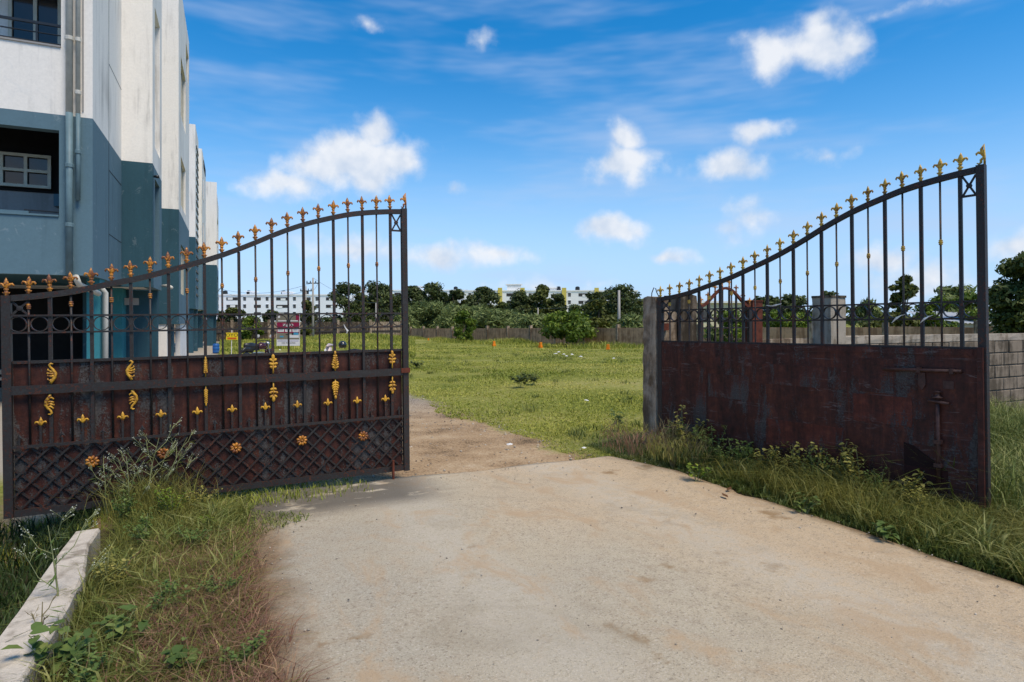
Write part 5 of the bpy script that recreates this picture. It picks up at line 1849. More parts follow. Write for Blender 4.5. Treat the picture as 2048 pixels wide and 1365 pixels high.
# ---------------------------------------------------------------- small things on the field
ORANGE = plain('marker_orange', (0.75, 0.22, 0.01), 0.6, 0.1)
for i, (px, py, d, lab) in enumerate(((988, 690, 47, 'orange marker block by the wall, second from the left'), (1081, 696, 43, 'orange marker block between tall grass clumps below the overhanging tree'),
                                      (1216, 703, 37, 'orange marker block nearest the hinge pillar'), (857, 684, 62, 'farthest small orange marker block near the closed leaf'))):
    x, y, _ = P(px, d)
    t = thing('marker_block', lab, 'marker', (x, y, ground_z(x, y) + 0.03), (0, 0, 0.4 * i), group='orange markers along the boundary wall')
    MB().box(-0.13, 0.13, -0.11, 0.11, -0.1, 0.10).build('foot', ORANGE, t)
    MB().add([(-.095, -.08, .10), (.095, -.08, .10), (.095, .08, .10), (-.095, .08, .10), (-.085, -.07, .36), (.085, -.07, .36), (.085, .07, .36), (-.085, .07, .36)],
             [(0, 1, 5, 4), (1, 2, 6, 5), (2, 3, 7, 6), (3, 0, 4, 7), (4, 5, 6, 7)]).build('body', ORANGE, t)
BARREL = plain('barrel_blue', (0.02, 0.10, 0.30), 0.4, 0.1)
x, y, _ = P(432, 36)
t = thing('barrel', 'blue plastic barrel at the corner of the apartment row', 'barrel', (x, y, ground_z(x, y)))
t.scale = (0.62, 0.62, 0.62)
MB().lathe([(0.22, 0), (0.29, 0.05), (0.30, 0.28), (0.285, 0.30), (0.305, 0.33), (0.305, 0.60), (0.285, 0.62), (0.30, 0.65), (0.28, 0.88), (0.22, 0.92)], 14).build('body', BARREL, t, smooth=True)
MB().lathe([(0.05, 0.92), (0.23, 0.921), (0.23, 0.95), (0.04, 0.955)], 14).build('lid', BARREL, t)
rnd = random.Random(55)
lit = []
for k in range(4):
    q = MB()
    a = [(rnd.uniform(-.06, .06) + (0.09 if i in (1, 2) else -0.09), rnd.uniform(-.03, .03) + (0.06 if i > 1 else -0.06), rnd.uniform(0.01, 0.07)) for i in range(4)]
    c_ = (0, 0, 0.09)
    q.add(a + [c_], [(0, 1, 4), (1, 2, 4), (2, 3, 4), (3, 0, 4)])
    lit.append(q.mesh('paper_scrap', SWHITE))
LIT = ['middle scrap of the white litter cluster on the far lawn', 'nearest scrap of the white litter cluster on the far lawn', 'leftmost scrap of the white litter cluster on the far lawn',
       'farthest scrap of the white litter cluster on the far lawn', 'white scrap on the lawn a little right of the litter cluster', 'white scrap on the lawn between the litter cluster and the hinge pillar',
       'white scrap near the nearest orange marker block', 'white scrap on the grass seen beside the last bar of the closed leaf', 'white scrap lying on the lane below the banner',
       'white scrap at the lane edge right in the gateway', 'white scrap in the lawn left of the hinge pillar', 'white scrap on the dirt lane beside the meeting stile']
for k, (px, py) in enumerate(((1128, 713), (1133, 717), (1112, 712), (1118, 708), (1144, 713), (1162, 718), (1228, 722), (787, 690), (560, 703), (1168, 908), (1172, 808), (1020, 900))):
    d = 12.0
    for it in range(30):
        x, y, _ = P(px, d)
        d = (CZ - ground_z(x, y)) * FPX / (py - HOR)
    x, y, _ = P(px, d)
    o = obj('paper_scrap', lit[k % 4], None, (x, y, ground_z(x, y) + 0.05), (0, 0, rnd.uniform(0, 6)), (1.0 if d > 12 else .35,) * 3)
    tag(o, LIT[k], 'litter', 'white litter scraps')
x, y, _ = P(1252, 3.7)
x, y, _ = P(470, 4.05)
tag(MB().tube([(-0.06, 0, 0), (0, 0.01, 0.012), (0.07, -0.005, 0.003)], [0.004, 0.011, 0.004], 6, 0.5).build('wood_chip', STRAW, None, (x, y, 0.012), (0, 0, -0.3)),
    'small pale wood chip at the left edge of the concrete road', 'wood chip')
for k, (px, d) in enumerate(((1458, 5.35), (1450, 5.15))):
    x, y, _ = P(px, d)
    tag(MB().add([(-.05, 0, .006), (0, -.022, .012), (.05, 0, .02), (0, .022, .012)], [(0, 1, 2), (0, 2, 3)]).build('fallen_leaf', plain('brown_leaf_%d' % k, (0.12, 0.055, 0.02), 0.8), None, (x, y, 0.008), (0, 0, 0.4 + k)),
        ('curled brown leaf lying near the right edge of the concrete', 'second flatter brown leaf just nearer on the concrete')[k], 'leaf')

# ---------------------------------------------------------------- grass
def blades(name, x, y, z, length, width, mat, seed, lean=0.5, tint=None, var=0.22):
    """curved tapering blades, three faces each"""
    rng = np.random.default_rng(seed)
    n = len(x)
    L = length * (0.55 + 0.75 * rng.random(n))
    a = rng.random(n) * 2 * np.pi
    le = lean * (0.25 + rng.random(n))
    dx, dy = np.cos(a), np.sin(a)
    base = np.stack([x, y, z], 1)
    fa = rng.random(n) * 2 * np.pi
    side = np.stack([np.cos(fa), np.sin(fa), np.zeros(n)], 1) * (width * (0.55 + 1.9 * rng.random(n) ** 4))[:, None]
    dirv = np.stack([dx, dy, np.zeros(n)], 1)
    up = np.array([0, 0, 1.0])
    m = base + (dirv * (le * 0.22)[:, None] + up * 0.55) * L[:, None]
    t = base + (dirv * (le * 0.75)[:, None] + up * (0.97 - 0.22 * le)[:, None]) * L[:, None]
    v = np.stack([base - side, base + side, m + side * 0.75, m - side * 0.75, t], 1).reshape(-1, 3)
    i = np.arange(n)[:, None] * 5
    f = np.concatenate([i + np.array([[0, 1, 2]]), i + np.array([[0, 2, 3]]), i + np.array([[3, 2, 4]])], 0)
    ti = np.clip((0.5 if tint is None else tint) + var * rng.standard_normal(n), 0, 1)
    return mesh_np(name, v, f, mat, np.repeat(ti, 5))


def wave(x, y, s, ph=0.0):
    return (np.sin(x * s + ph + 1.3 * np.sin(y * s * 0.7)) + np.sin(y * s * 1.17 + 2 * ph + np.sin(x * s * 0.6 + 1)) + np.sin((x + y) * s * 0.53 + ph)) / 3


RG = np.random.default_rng(12)


def field(n, x0, x1, y0, y1):
    return x0 + (x1 - x0) * RG.random(n), y0 + (y1 - y0) * RG.random(n)


def clumps(n, per, x0, x1, y0, y1, s):
    cx, cy = field(n, x0, x1, y0, y1)
    sz = s * (0.4 + 1.2 * RG.random(n))
    x = np.repeat(cx, per) + np.repeat(sz, per) * RG.standard_normal(n * per)
    y = np.repeat(cy, per) + np.repeat(sz, per) * RG.standard_normal(n * per)
    return x, y, np.repeat(RG.random(n), per)


def put(name, label, mesh):
    return stuff(obj(name, mesh), label, 'grass')


def left_edge(y):
    """how far the weeds creep over the slab on the left"""
    e = 0.10 + 0.05 * np.sin(y * 5) + 0.03 * np.sin(y * 13)
    return e + 0.50 * np.exp(-((y - 4.85) / 0.26) ** 2) - 0.06 * np.exp(-((y - 4.2) / 0.3) ** 2)


# strip between the drain wall and the slab
x, y = field(30000, -0.74, 0.75, 0.9, 5.62)
k = (x < left_edge(y) - 0.14 * RG.random(len(x)) ** 2) & ((x > -0.72) | (y > 4.85))
x, y = x[k], y[k]
z = gz_np(x, y) + np.where(x > 0.08, 0.03, 0.0)
hgt = np.where(x > -0.1, 0.09, 0.15) * (0.8 + 0.5 * wave(x, y, 3.1)) * np.where(y > 4.8, 0.75, 1.0) * np.where(x > 0.12, 0.55, 1.0)
put('weedy_grass', 'tangled green grass between the white drain wall and the road', blades('weedy_grass', x, y, z, hgt, 0.0030, GRASS_G, 1, 1.9, tint=0.50 + 0.25 * wave(x, y, 2.3, 1)))
# bent long stems
x, y = field(9500, -0.72, 0.05, 1.0, 5.3)
z = gz_np(x, y)
put('wiry_grass', 'thin wiry olive stems over the left grass strip', blades('wiry_grass', x, y, z, 0.22 * np.ones(len(x)), 0.0016, WEED_YEL, 2, 2.1, tint=0.30 + 0.3 * wave(x, y, 3)))
# sheaf of tall straw-coloured stalks among the flowering weeds
n = 900
cx, cy, _ = P(300, 4.75)
x, y = cx + 0.16 * RG.standard_normal(n), cy + 0.09 * RG.standard_normal(n)
put('straw_stalks', 'sheaf of tall straw coloured stalks before the closed leaf', blades('straw_stalks', x, y, gz_np(x, y), 0.36 * np.ones(n), 0.0018, WEED_YEL, 22, 0.9, tint=0.45))
# broader-bladed tufts standing out of the left strip
x, y, cl = clumps(170, 26, -0.70, 0.08, 1.1, 5.3, 0.028)
k = (x > -0.71) & (x < left_edge(y))
x, y, cl = x[k], y[k], cl[k]
put('grass_tufts', 'fresh broad grass tufts in the left weed strip', blades('grass_tufts', x, y, gz_np(x, y), 0.12 + 0.12 * cl, 0.0048, GRASS_G, 23, 1.3, tint=0.25 + 0.6 * cl))
# reddish dry grass
x, y, cl = clumps(420, 55, -0.6, 0.26, 1.2, 4.6, 0.030)
w_ = np.exp(-(((x + 0.08) / 0.26) ** 2 + ((y - 3.2) / 0.8) ** 2)) + 0.8 * np.exp(-(((x - 0.08) / 0.13) ** 2 + ((y - 2.3) / 0.6) ** 2)) + 0.10
k = (RG.random(len(x)) < w_) & (x < left_edge(y) + 0.10)
x, y, cl = x[k], y[k], cl[k]
put('dry_grass', 'reddish brown dry grass along the left edge of the concrete', blades('dry_grass', x, y, gz_np(x, y), 0.19 * np.ones(len(x)), 0.0017, GRASS_DRY, 3, 2.0, tint=0.2 + 0.6 * cl))
# left of the drain wall, and along the foot of the left leaf
x, y = field(24000, -4.2, -0.93, 1.2, 6.0)
put('ditch_grass', 'dark green grass in the ditch left of the drain wall', blades('ditch_grass', x, y, gz_np(x, y), 0.20 * (0.9 + 0.5 * wave(x, y, 2.4)), 0.0042, GRASS_D, 4, 1.0, tint=0.45 + 0.3 * wave(x, y, 1.7)))
x, y = field(9000, -3.0, 1.15, 5.25, 6.1)
k = RG.random(len(x)) < np.clip((1.2 - x) / 0.9, 0.0, 1) * np.where(y > 5.35 - 0.0 * x, 1, 0.4)
x, y = x[k], y[k]
put('gate_foot_grass', 'short fresh grass growing along the foot of the closed leaf', blades('gate_foot_grass', x, y, np.maximum(gz_np(x, y), np.where((x > 0.1) & (y < 5.66), 0.0, -1)), 0.065 * np.ones(len(x)), 0.0032, GRASS_L, 5, 0.9, tint=0.35))
# right strip
x, y = field(40000, 3.9, 5.25, 0.7, 6.4)
edge_r = 4.06 + 0.0225 * (4 - y) - np.clip(y - 4.9, 0, 2) * 0.28 + 0.02 * np.sin(y * 7) + 0.015 * np.sin(y * 17)
k = (x > edge_r + 0.03 * RG.random(len(x)))
x, y = x[k], y[k]
grow = np.clip((x - 4.05) / 0.45, 0.15, 1)
hgt = (0.06 + 0.12 * grow) * (0.9 + 0.45 * wave(x, y, 3.4, 2)) * np.where(y > 4.6, 0.75, 1.0)
put('verge_grass', 'green grass verge between the concrete and the open leaf', blades('verge_grass', x, y, gz_np(x, y), hgt, 0.0036, GRASS_G, 6, 1.6, tint=0.42 + 0.25 * wave(x, y, 2.2, 3)))
x, y = field(9000, 4.2, 5.1, 0.8, 4.4)
put('tall_verge_grass', 'long bending grass stalks in front of the open leaf', blades('tall_verge_grass', x, y, gz_np(x, y), 0.36 * np.clip(0.75 + 0.5 * wave(x, y, 3, 1), 0.3, 1.2), 0.0022, WEED_YEL, 7, 1.8, tint=0.38 + 0.2 * wave(x, y, 4)))
x, y, cl = clumps(230, 28, 4.12, 5.1, 0.9, 5.6, 0.035)
k = x > 4.12 + np.clip(y - 4.9, 0, 2) * -0.2
x, y, cl = x[k], y[k], cl[k]
put('verge_tufts', 'broad grass tufts scattered along the right verge', blades('verge_tufts', x, y, gz_np(x, y), 0.10 + 0.16 * cl, 0.0046, GRASS_G, 24, 1.3, tint=0.25 + 0.6 * cl))
x, y = field(30000, 5.02, 10.5, 0.6, 5.7)
k = x > 5.0 + 0.0 * y
put('tall_grass', 'tall thick grass behind the open leaf before the block wall', blades('tall_grass', x[k], y[k], gz_np(x[k], y[k]), 0.52 * (0.85 + 0.4 * wave(x[k], y[k], 1.9)), 0.0040, GRASS_G, 8, 1.4, tint=0.55 + 0.25 * wave(x[k], y[k], 2.5)))
# lawn behind the gate: density falls with distance
n = 170000
dd = 6.3 * (62 / 6.3) ** RG.random(n)
px = 690 + (1330 - 690) * RG.random(n)
X = (px - 1024) * dd / FPX
x, y = X * COS + dd * SIN, -X * SIN + dd * COS
k = (y > 5.75) & (x > 3.45 + 0.30 * wave(x, y, 1.6) + 0.12 * wave(x, y, 6, 1)) & (x < 26)
x, y, dd = x[k], y[k], dd[k]
hum = (0.05 * np.sin(x * 0.55 + 1.3) * np.sin(y * 0.42) + 0.05 * np.sin(x * 0.23 + 0.31 * y)) * np.clip((y - 6.5) / 4, 0, 1) * np.clip((x - 3.7) / 1.5, 0, 1)
z = gz_np(x, y) + hum - 0.01
bare = wave(x, y, 0.8, 5) + 0.5 * wave(x, y, 2.9, 2) + 0.25 * RG.standard_normal(len(x))
k = bare < 0.42
x, y, z, dd = x[k], y[k], z[k], dd[k]
rough_ = np.clip(wave(x, y, 0.9, 2) + 0.3 * wave(x, y, 2.7), -1, 1)
hgt = (0.028 + 0.026 * np.clip(rough_, 0, 1)) * (1 + dd / 30)
put('lawn_grass', 'yellow green lawn grass covering the field behind the gate', blades('lawn_grass', x, y, z, hgt, 0.0019 + 0.00045 * dd, GRASS_L, 9, 1.8, tint=0.52 - 0.36 * rough_ + 0.16 * wave(x, y, 0.35, 4), var=0.12))
# rank clumps here and there in the lawn
x, y, cl = clumps(230, 34, 3.9, 22, 6.5, 32, 0.10)
put('lawn_clumps', 'darker rank grass clumps scattered in the lawn', blades('lawn_clumps', x, y, gz_np(x, y), 0.07 + 0.11 * cl, 0.006, GRASS_G, 25, 1.2, tint=0.2 + 0.5 * cl))
# taller growth towards the boundary walls and along the lane
n = 26000
t_ = RG.random(n)
y = 12 + 62 * t_
x = (31.1 - 0.15 * y) - 0.5 - 5.0 * RG.random(n) ** 2
k = RG.random(n) < np.clip(0.35 + 0.9 * wave(x, y, 0.7), 0.03, 1)
x, y = x[k], y[k]
put('wall_foot_grass', 'rough clumps of tall grass along the foot of the boundary wall', blades('wall_foot_grass', x, y, gz_np(x, y), 0.42 * np.clip(0.8 + 0.7 * wave(x, y, 0.7), 0.2, 1.5), 0.016, GRASS_L, 10, 1.0, tint=0.40 + 0.3 * wave(x, y, 1.0)))
n = 42000
dd = 30 + 55 * RG.random(n)
px = 430 + 400 * RG.random(n)
X = (px - 1024) * dd / FPX
x, y = X * COS + dd * SIN, -X * SIN + dd * COS
k = (y < 78) & ((x > 3.6) | ((x > -0.6) & (x < 1.9)) | (y > 46)) & (x < 22) & (x > -1.1)
x, y = x[k], y[k]
bx, by = P(705, 62)[:2]
bank = 0.8 * np.exp(-(((x - bx) / 6.0) ** 2 + ((y - by) / 7.0) ** 2))
put('far_field_grass', 'uneven green grass of the far field seen through the bars', blades('far_field_grass', x, y, gz_np(x, y) + bank, 0.30 * (0.9 + 0.5 * wave(x, y, 0.5)), 0.022, GRASS_L, 11, 1.0, tint=0.45 + 0.3 * wave(x, y, 0.8)))

# ---------------------------------------------------------------- weeds, one by one
def flowering_weed(label, base, h, seed, nbr=7, spread=0.5, flowers=True, mat=STEMG, lean=(0, 0), group='tall flowering weeds by the closed leaf'):
    rnd = random.Random(seed)
    t = thing('flowering_weed', label, 'weed', base, group=group)
    st, tips = MB(), []
    r0 = 0.0055
    top = Vector((lean[0], lean[1], h))
    knots = [Vector((0, 0, -0.02)), Vector((lean[0] * 0.2 + rnd.uniform(-.01, .01), lean[1] * .2, h * 0.35)), Vector((lean[0] * 0.55, lean[1] * .55 + rnd.uniform(-.015, .015), h * 0.68)), top]
    st.tube(knots, [r0, r0 * 0.9, r0 * 0.6, r0 * 0.3], 5)
    lv_v, lv_f, lv_t = [], [], []
    for k in range(nbr):
        q = 0.22 + 0.72 * k / nbr
        i = min(2, int(q * 3))
        p0 = knots[i].lerp(knots[i + 1], q * 3 - i)
        a = k * 2.4 + rnd.uniform(-.5, .5)
        ln = h * spread * rnd.uniform(0.55, 1.0) * (1.15 - 0.6 * q)
        d_ = Vector((math.cos(a), math.sin(a), 0))
        p1 = p0 + d_ * ln * 0.45 + Vector((0, 0, ln * 0.35))
        p2 = p0 + d_ * ln * 0.75 + Vector((0, 0, ln * 0.95))
        st.tube([p0, p1, p2], [r0 * 0.5, r0 * 0.38, r0 * 0.22], 4)
        for j in range(5):
            s_ = rnd.uniform(0.4, 1.0)
            c_ = p1.lerp(p2, s_)
            a2 = a + rnd.uniform(-1.5, 1.5)
            e = c_ + Vector((math.cos(a2), math.sin(a2), rnd.uniform(0.4, 1.3))) * ln * 0.28
            st.tube([c_, e], [r0 * 0.25, r0 * 0.16], 3, cap=False)
            tips.append(e)
            for _ in range(3):
                a3 = a2 + rnd.uniform(-1, 1)
                e2 = c_.lerp(e, rnd.uniform(.5, 1)) + Vector((math.cos(a3), math.sin(a3), rnd.uniform(0.2, 1.2))) * ln * 0.11
                st.tube([c_.lerp(e, 0.6), e2], [r0 * 0.2, r0 * 0.12], 3, cap=False)
                tips.append(e2)
        # a few narrow leaves
        for j in range(3):
            c_ = p0.lerp(p1, rnd.random())
            a2 = a + rnd.uniform(-1.2, 1.2)
            e = c_ + Vector((math.cos(a2), math.sin(a2), rnd.uniform(-.5, .3))) * 0.07
            sd = Vector((-math.sin(a2), math.cos(a2), 0)) * 0.006
            n0 = len(lv_v)
            lv_v += [tuple(c_), tuple(c_.lerp(e, .5) + sd), tuple(e), tuple(c_.lerp(e, .5) - sd)]
            lv_f.append((n0, n0 + 1, n0 + 2, n0 + 3))
            lv_t += [rnd.random()] * 4
    obj('stem', st.mesh('stem', mat), t)
    obj('leaves', mesh_np('leaves', np.array(lv_v), np.array(lv_f), WEED_LEAF, np.array(lv_t)), t)
    if flowers:
        fl = MB()
        for e in tips:
            if rnd.random() < 0.8:
                r_ = rnd.uniform(0.0018, 0.0034)
                fl.add([e + Vector(q) * r_ for q in ((1, 0, 0), (-1, 0, 0), (0, 1, 0), (0, -1, 0), (0, 0, 1.2), (0, 0, -1))],
                       [(0, 2, 4), (2, 1, 4), (1, 3, 4), (3, 0, 4), (2, 0, 5), (1, 2, 5), (3, 1, 5), (0, 3, 5)])
        o = obj('flowers', fl.mesh('flowers', PETAL), t)
        o['kind'] = 'stuff'
    return t


def at(px, d):
    x, y, _ = P(px, d)
    return (x, y, ground_z(x, y))


flowering_weed('tall flowering weed in front of the leftmost gilded rosette', at(215, 4.72), 0.42, 1, 7, 0.5, lean=(-0.03, 0.0))
flowering_weed('tallest white-flowered weed reaching up before the closed leaf', at(288, 4.75), 0.60, 2, 10, 0.55, lean=(0.10, 0.02))
flowering_weed('white-flowered weed leaning right before the second rosette', at(318, 4.85), 0.58, 3, 9, 0.5, lean=(0.20, 0.0))
flowering_weed('bushy pale weed between the first two rosettes', at(262, 4.62), 0.50, 4, 10, 0.45, lean=(-0.03, 0.0))
flowering_weed('thin small weed below the third rosette', at(462, 5.25), 0.22, 5, 6, 0.4, flowers=False)
flowering_weed('lone branching weed rising in front of the white drain wall', at(117, 3.05), 0.50, 6, 6, 0.62, lean=(-0.05, 0.03))
flowering_weed('short bare weed stem near the lower left corner', at(85, 2.75), 0.26, 7, 4, 0.45, flowers=False, mat=STRAW)

# bushy weeds by the hinge pillar
def broom_weed(label, base, h, w, seed, mat=WEED_YEL, n=420):
    rnd = random.Random(seed)
    t = thing('broom_weed', label, 'weed', base, group='broom-like weeds by the hinge pillar')
    st = MB()
    for k in range(22):
        a = rnd.uniform(0, 6.28)
        q = rnd.uniform(.2, 1)
        e = Vector((math.cos(a) * w * q, math.sin(a) * w * q, h * rnd.uniform(.6, 1.05)))
        m_ = Vector((e.x * 0.35, e.y * 0.35, e.z * 0.5))
        st.tube([(0, 0, -.02), m_, e], [0.004, 0.003, 0.0012], 4, cap=False)
        for j in range(4):
            c_ = m_.lerp(e, rnd.uniform(.1, .9))
            st.tube([c_, c_ + Vector((rnd.uniform(-.08, .08), rnd.uniform(-.08, .08), rnd.uniform(.04, .13)))], [0.0018, 0.0008], 3, cap=False)
    obj('stem', st.mesh('stem', STRAW), t)
    rng = np.random.default_rng(seed)
    th = rng.random(n) * 6.28
    rr = w * np.sqrt(rng.random(n)) * 0.9
    x, y = np.cos(th) * rr, np.sin(th) * rr
    z = h * (0.25 + 0.65 * rng.random(n)) * (0.5 + 0.5 * rr / w)
    obj('leaves', blades('leaves', x, y, z, 0.085 * np.ones(n), 0.0026, mat, seed, 1.2), t)
    return t


broom_weed('broom-like yellow green weed at the foot of the hinge pillar', at(1345, 6.25), 0.48, 0.34, 1, n=700)
broom_weed('brownish broom-like weed left of the hinge pillar', at(1265, 6.75), 0.42, 0.42, 2, GRASS_DRY, n=600)
broom_weed('darker broom-like weed right of the hinge pillar', at(1395, 6.10), 0.34, 0.26, 3, GRASS_D, n=500)


def leafy_weed(label, base, h, seed, mat=WEED_YEL, nl=34, size=0.04, group='leafy weeds along the open leaf', w=0.16):
    rnd = random.Random(seed)
    t = thing('leafy_weed', label, 'weed', base, group=group)
    st = MB()
    v, f, ti = [], [], []
    for k in range(6):
        a = rnd.uniform(0, 6.28)
        e = Vector((math.cos(a) * w * rnd.uniform(.3, 1), math.sin(a) * w * rnd.uniform(.3, 1), h * rnd.uniform(.7, 1.05)))
        m_ = Vector((e.x * .35, e.y * .35, e.z * .55))
        st.tube([(0, 0, -.02), m_, e], [0.004, 0.003, 0.0015], 4, cap=False)
        for j in range(nl // 3):
            c_ = m_.lerp(e, rnd.uniform(-.2, 1.0)) + Vector((rnd.uniform(-.03, .03), rnd.uniform(-.03, .03), rnd.uniform(-.02, .03)))
            a2 = rnd.uniform(0, 6.28)
            s_ = size * rnd.uniform(.5, 1.1)
            ax = Vector((math.cos(a2), math.sin(a2), rnd.uniform(-.3, .6))) * s_
            sd = Vector((-math.sin(a2), math.cos(a2), rnd.uniform(-.4, .4))) * s_ * 0.42
            n0 = len(v)
            dn = Vector((0, 0, s_ * .16))
            up_ = Vector((0, 0, s_ * .12))
            v += [tuple(c_), tuple(c_ + ax * .28 + sd * .8 + up_), tuple(c_ + ax * .70 + sd * .75 + up_ - dn * .3), tuple(c_ + ax * 1.15 - dn),
                  tuple(c_ + ax * .70 - sd * .75 + up_ - dn * .3), tuple(c_ + ax * .28 - sd * .8 + up_), tuple(c_ + ax * .5)]
            for a_, b_ in ((0, 1), (1, 2), (2, 3), (3, 4), (4, 5), (5, 0)):
                f.append((n0 + a_, n0 + b_, n0 + 6))
            ti += [min(1, max(0, rnd.gauss(.5, .22)))] * 7
    obj('stem', st.mesh('stem', STEMG), t)
    obj('leaves', mesh_np('leaves', np.array(v), np.array(f), mat, np.array(ti)), t)
    return t


def along(tt, off=0.14):
    """foot point a little to the road side of the open leaf, tt from hinge 0 to free end 1"""
    hx, hy = 4.42 + (5.00 - 4.42) * tt, 5.56 + (2.61 - 5.56) * tt
    x, y = hx - off, hy - off * 0.2
    return (x, y, ground_z(x, y))


for k, (tt, h, off, m, lab) in enumerate(((0.16, 0.53, 0.21, WEED_YEL, 'yellow leafy weed on the hinge end of the open leaf'), (0.27, 0.41, 0.17, WEED_LEAF, 'green leafy weed just right of the broom weeds'),
                                          (0.36, 0.33, 0.19, WEED_LEAF, 'low dark leafy weed below the bent bottom strip of the sheet'), (0.46, 0.34, 0.18, WEED_YEL, 'pale leafy weed below the middle of the rusty sheet'),
                                          (0.56, 0.37, 0.17, WEED_YEL, 'yellow green leafy weed right of the middle of the sheet'), (0.66, 0.43, 0.17, WEED_YEL, 'highest yellow leafy weed before the rusty sheet'),
                                          (0.74, 0.41, 0.17, WEED_YEL, 'yellow leafy weed left of the dark torn patch'), (0.83, 0.33, 0.18, WEED_YEL, 'drooping leafy weed in front of the dark torn patch'))):
    leafy_weed(lab, along(tt, off), h + 0.06, 300 + k, m, 90, 0.042, w=0.24)
for k, (px, d, h, m, s, lab) in enumerate(((120, 2.55, .22, WEED_LEAF, .065, 'broad-leaved plant at the foot of the drain wall near the corner'),
                                           (235, 2.75, .18, WEED_LEAF, .055, 'spiky fresh green plant in the left grass strip'),
                                           (370, 2.55, .14, WEED_LEAF, .055, 'low broad-leaved plant near the bottom edge at left'),
                                           (430, 4.35, .13, LEAF_BRIGHT, .05, 'bright green low plant where the grass meets the concrete'),
                                           (1395, 5.65, .16, LEAF_BRIGHT, .045, 'bright green low plant at the far edge of the concrete'),
                                           (1610, 4.75, .14, WEED_LEAF, .045, 'low green plant beside the broken concrete edge'),
                                           (1770, 4.2, .12, WEED_LEAF, .05, 'small green plant in the verge near the free end of the open leaf'),
                                           (1040, 14.5, .32, LEAF_DARK, .10, 'dark leafy clump standing alone in the lawn'),
                                           (1065, 15.2, .24, LEAF_OLIVE, .09, 'lighter leafy clump beside the dark one in the lawn'),
                                           (838, 21.5, .28, LEAF_DARK, .10, 'small dark weed on the lawn just right of the closed leaf'),
                                           (1236, 8.4, .30, WEED_LEAF, .06, 'thin upright weed in the lawn left of the hinge pillar'))):
    leafy_weed(lab, at(px, d), h, 330 + k, m, 28 if d < 10 else 60, s, group='low broad-leaved plants', w=0.14 if d < 10 else 0.34)


# loose stones on the dirt lane and grit on the slab
def pebbles(name, label, x, y, z, size, mat, seed):
    rng = np.random.default_rng(seed)
    n = len(x)
    o = np.array([(1, 0, 0), (-1, 0, 0), (0, 1, 0), (0, -1, 0), (0, 0, 1), (0, 0, -1)], float)
    sc_ = size[:, None] * (0.6 + 0.8 * rng.random((n, 3))) * np.array([1, 1, 0.6])
    v = o[None] * sc_[:, None, :] * (0.75 + 0.5 * rng.random((n, 6, 1)))
    a = rng.random(n) * 6.28
    ca, sa = np.cos(a)[:, None], np.sin(a)[:, None]
    vx, vy = v[..., 0] * ca - v[..., 1] * sa, v[..., 0] * sa + v[..., 1] * ca
    v = np.stack([vx + x[:, None], vy + y[:, None], v[..., 2] + z[:, None]], -1).reshape(-1, 3)
    f0 = np.array([(0, 2, 4), (2, 1, 4), (1, 3, 4), (3, 0, 4), (2, 0, 5), (1, 2, 5), (3, 1, 5), (0, 3, 5)])
    f = (np.arange(n)[:, None, None] * 6 + f0[None]).reshape(-1, 3)
    ob = stuff(obj(name, mesh_np(name, v, f, mat, np.repeat(rng.random(n), 6))), label, 'gravel')
    return ob


STONE = leaf_mat('stone_mix', (0.10, 0.085, 0.07), (0.30, 0.25, 0.19), (0.55, 0.49, 0.41), 0.0, 0.9)
x, y = field(9000, 0.2, 3.75, 5.75, 16)
k = RG.random(len(x)) < np.clip(0.35 + 0.6 * wave(x, y, 1.5), 0.08, 1)
x, y = x[k], y[k]
pebbles('lane_gravel', 'loose gravel on the dirt lane behind the gate', x, y, gz_np(x, y) + 0.004, 0.006 + 0.016 * RG.random(len(x)) ** 2.5, STONE, 1)
x, y = field(2600, 0.12, 4.1, 1.2, 5.6)
k = RG.random(len(x)) < 0.10 + 0.9 * np.exp(-((x - 0.1) / 0.25) ** 2) + 0.8 * np.exp(-((x - 4.1) / 0.2) ** 2) + 0.6 * np.exp(-((y - 5.6) / 0.3) ** 2)
x, y = x[k], y[k]
pebbles('road_grit', 'scattered grit and small stones on the concrete road', x, y, np.full(len(x), 0.003), 0.003 + 0.006 * RG.random(len(x)) ** 2, STONE, 2)


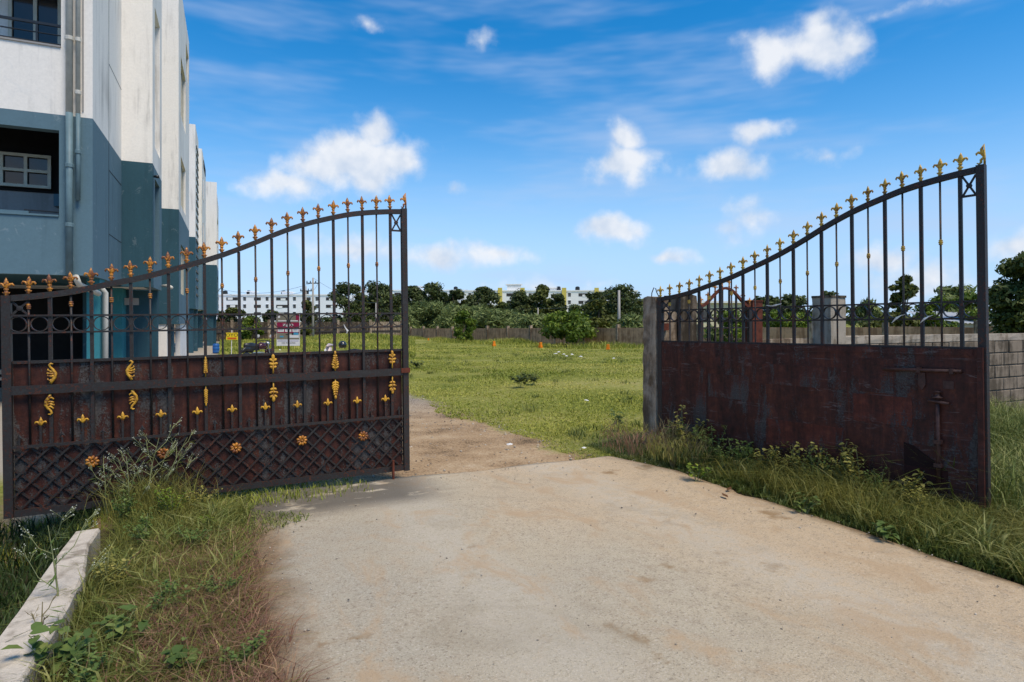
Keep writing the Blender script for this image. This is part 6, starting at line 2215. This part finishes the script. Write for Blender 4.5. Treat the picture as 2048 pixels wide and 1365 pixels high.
# bushier weeds: fine-leaved ones in the left strip, taller ones under the open leaf
for k, (px, d, h, m, w_, lab) in enumerate((
        (250, 4.45, .30, WEED_LEAF, .16, 'bushy fine-leaved weed left of the straw stalks'), (345, 4.55, .28, LEAF_BRIGHT, .15, 'bushy fresh green weed right of the straw stalks'),
        (400, 4.75, .20, WEED_YEL, .14, 'yellow green bushy weed near the grass tongue on the road'), (290, 3.95, .24, WEED_LEAF, .15, 'bushy weed halfway along the drain wall'),
        (380, 3.9, .20, WEED_LEAF, .13, 'bushy green weed at the upper end of the reddish grass'), (215, 3.35, .22, WEED_YEL, .13, 'yellow green bushy weed beside the lone branching weed'),
        (440, 3.25, .17, WEED_LEAF, .11, 'small bushy weed inside the reddish grass'), (330, 3.05, .20, WEED_LEAF, .13, 'bushy weed between the reddish grass and the drain wall'),
        (180, 2.45, .20, WEED_LEAF, .12, 'bushy weed near the bottom edge beside the drain wall'), (480, 2.6, .15, WEED_LEAF, .11, 'low bushy weed at the bottom edge by the concrete'))):
    leafy_weed(lab, at(px, d), h, 400 + k, m, 150, 0.022, group='bushy weeds of the left strip', w=w_)
for k, (tt, h, off, m, lab) in enumerate((
        (0.12, .46, .22, WEED_LEAF, 'tall bushy weed beside the broom weeds at the hinge end'), (0.22, .36, .24, WEED_YEL, 'yellowish bushy weed in front of the hinge third of the sheet'),
        (0.33, .32, .24, WEED_LEAF, 'green bushy weed a third along the open leaf'), (0.42, .34, .22, WEED_LEAF, 'green bushy weed just before the middle of the open leaf'),
        (0.52, .34, .24, WEED_YEL, 'yellowish bushy weed at the middle of the open leaf'), (0.62, .38, .22, WEED_LEAF, 'green bushy weed past the middle of the open leaf'),
        (0.71, .40, .20, WEED_YEL, 'tall yellowish bushy weed left of the drop bolt'), (0.79, .34, .22, WEED_LEAF, 'green bushy weed in front of the torn patch'),
        (0.90, .30, .22, WEED_YEL, 'yellowish bushy weed under the drop bolt'))):
    leafy_weed(lab, along(tt, off), h, 430 + k, m, 150, 0.026, group='bushy weeds under the open leaf', w=0.17)
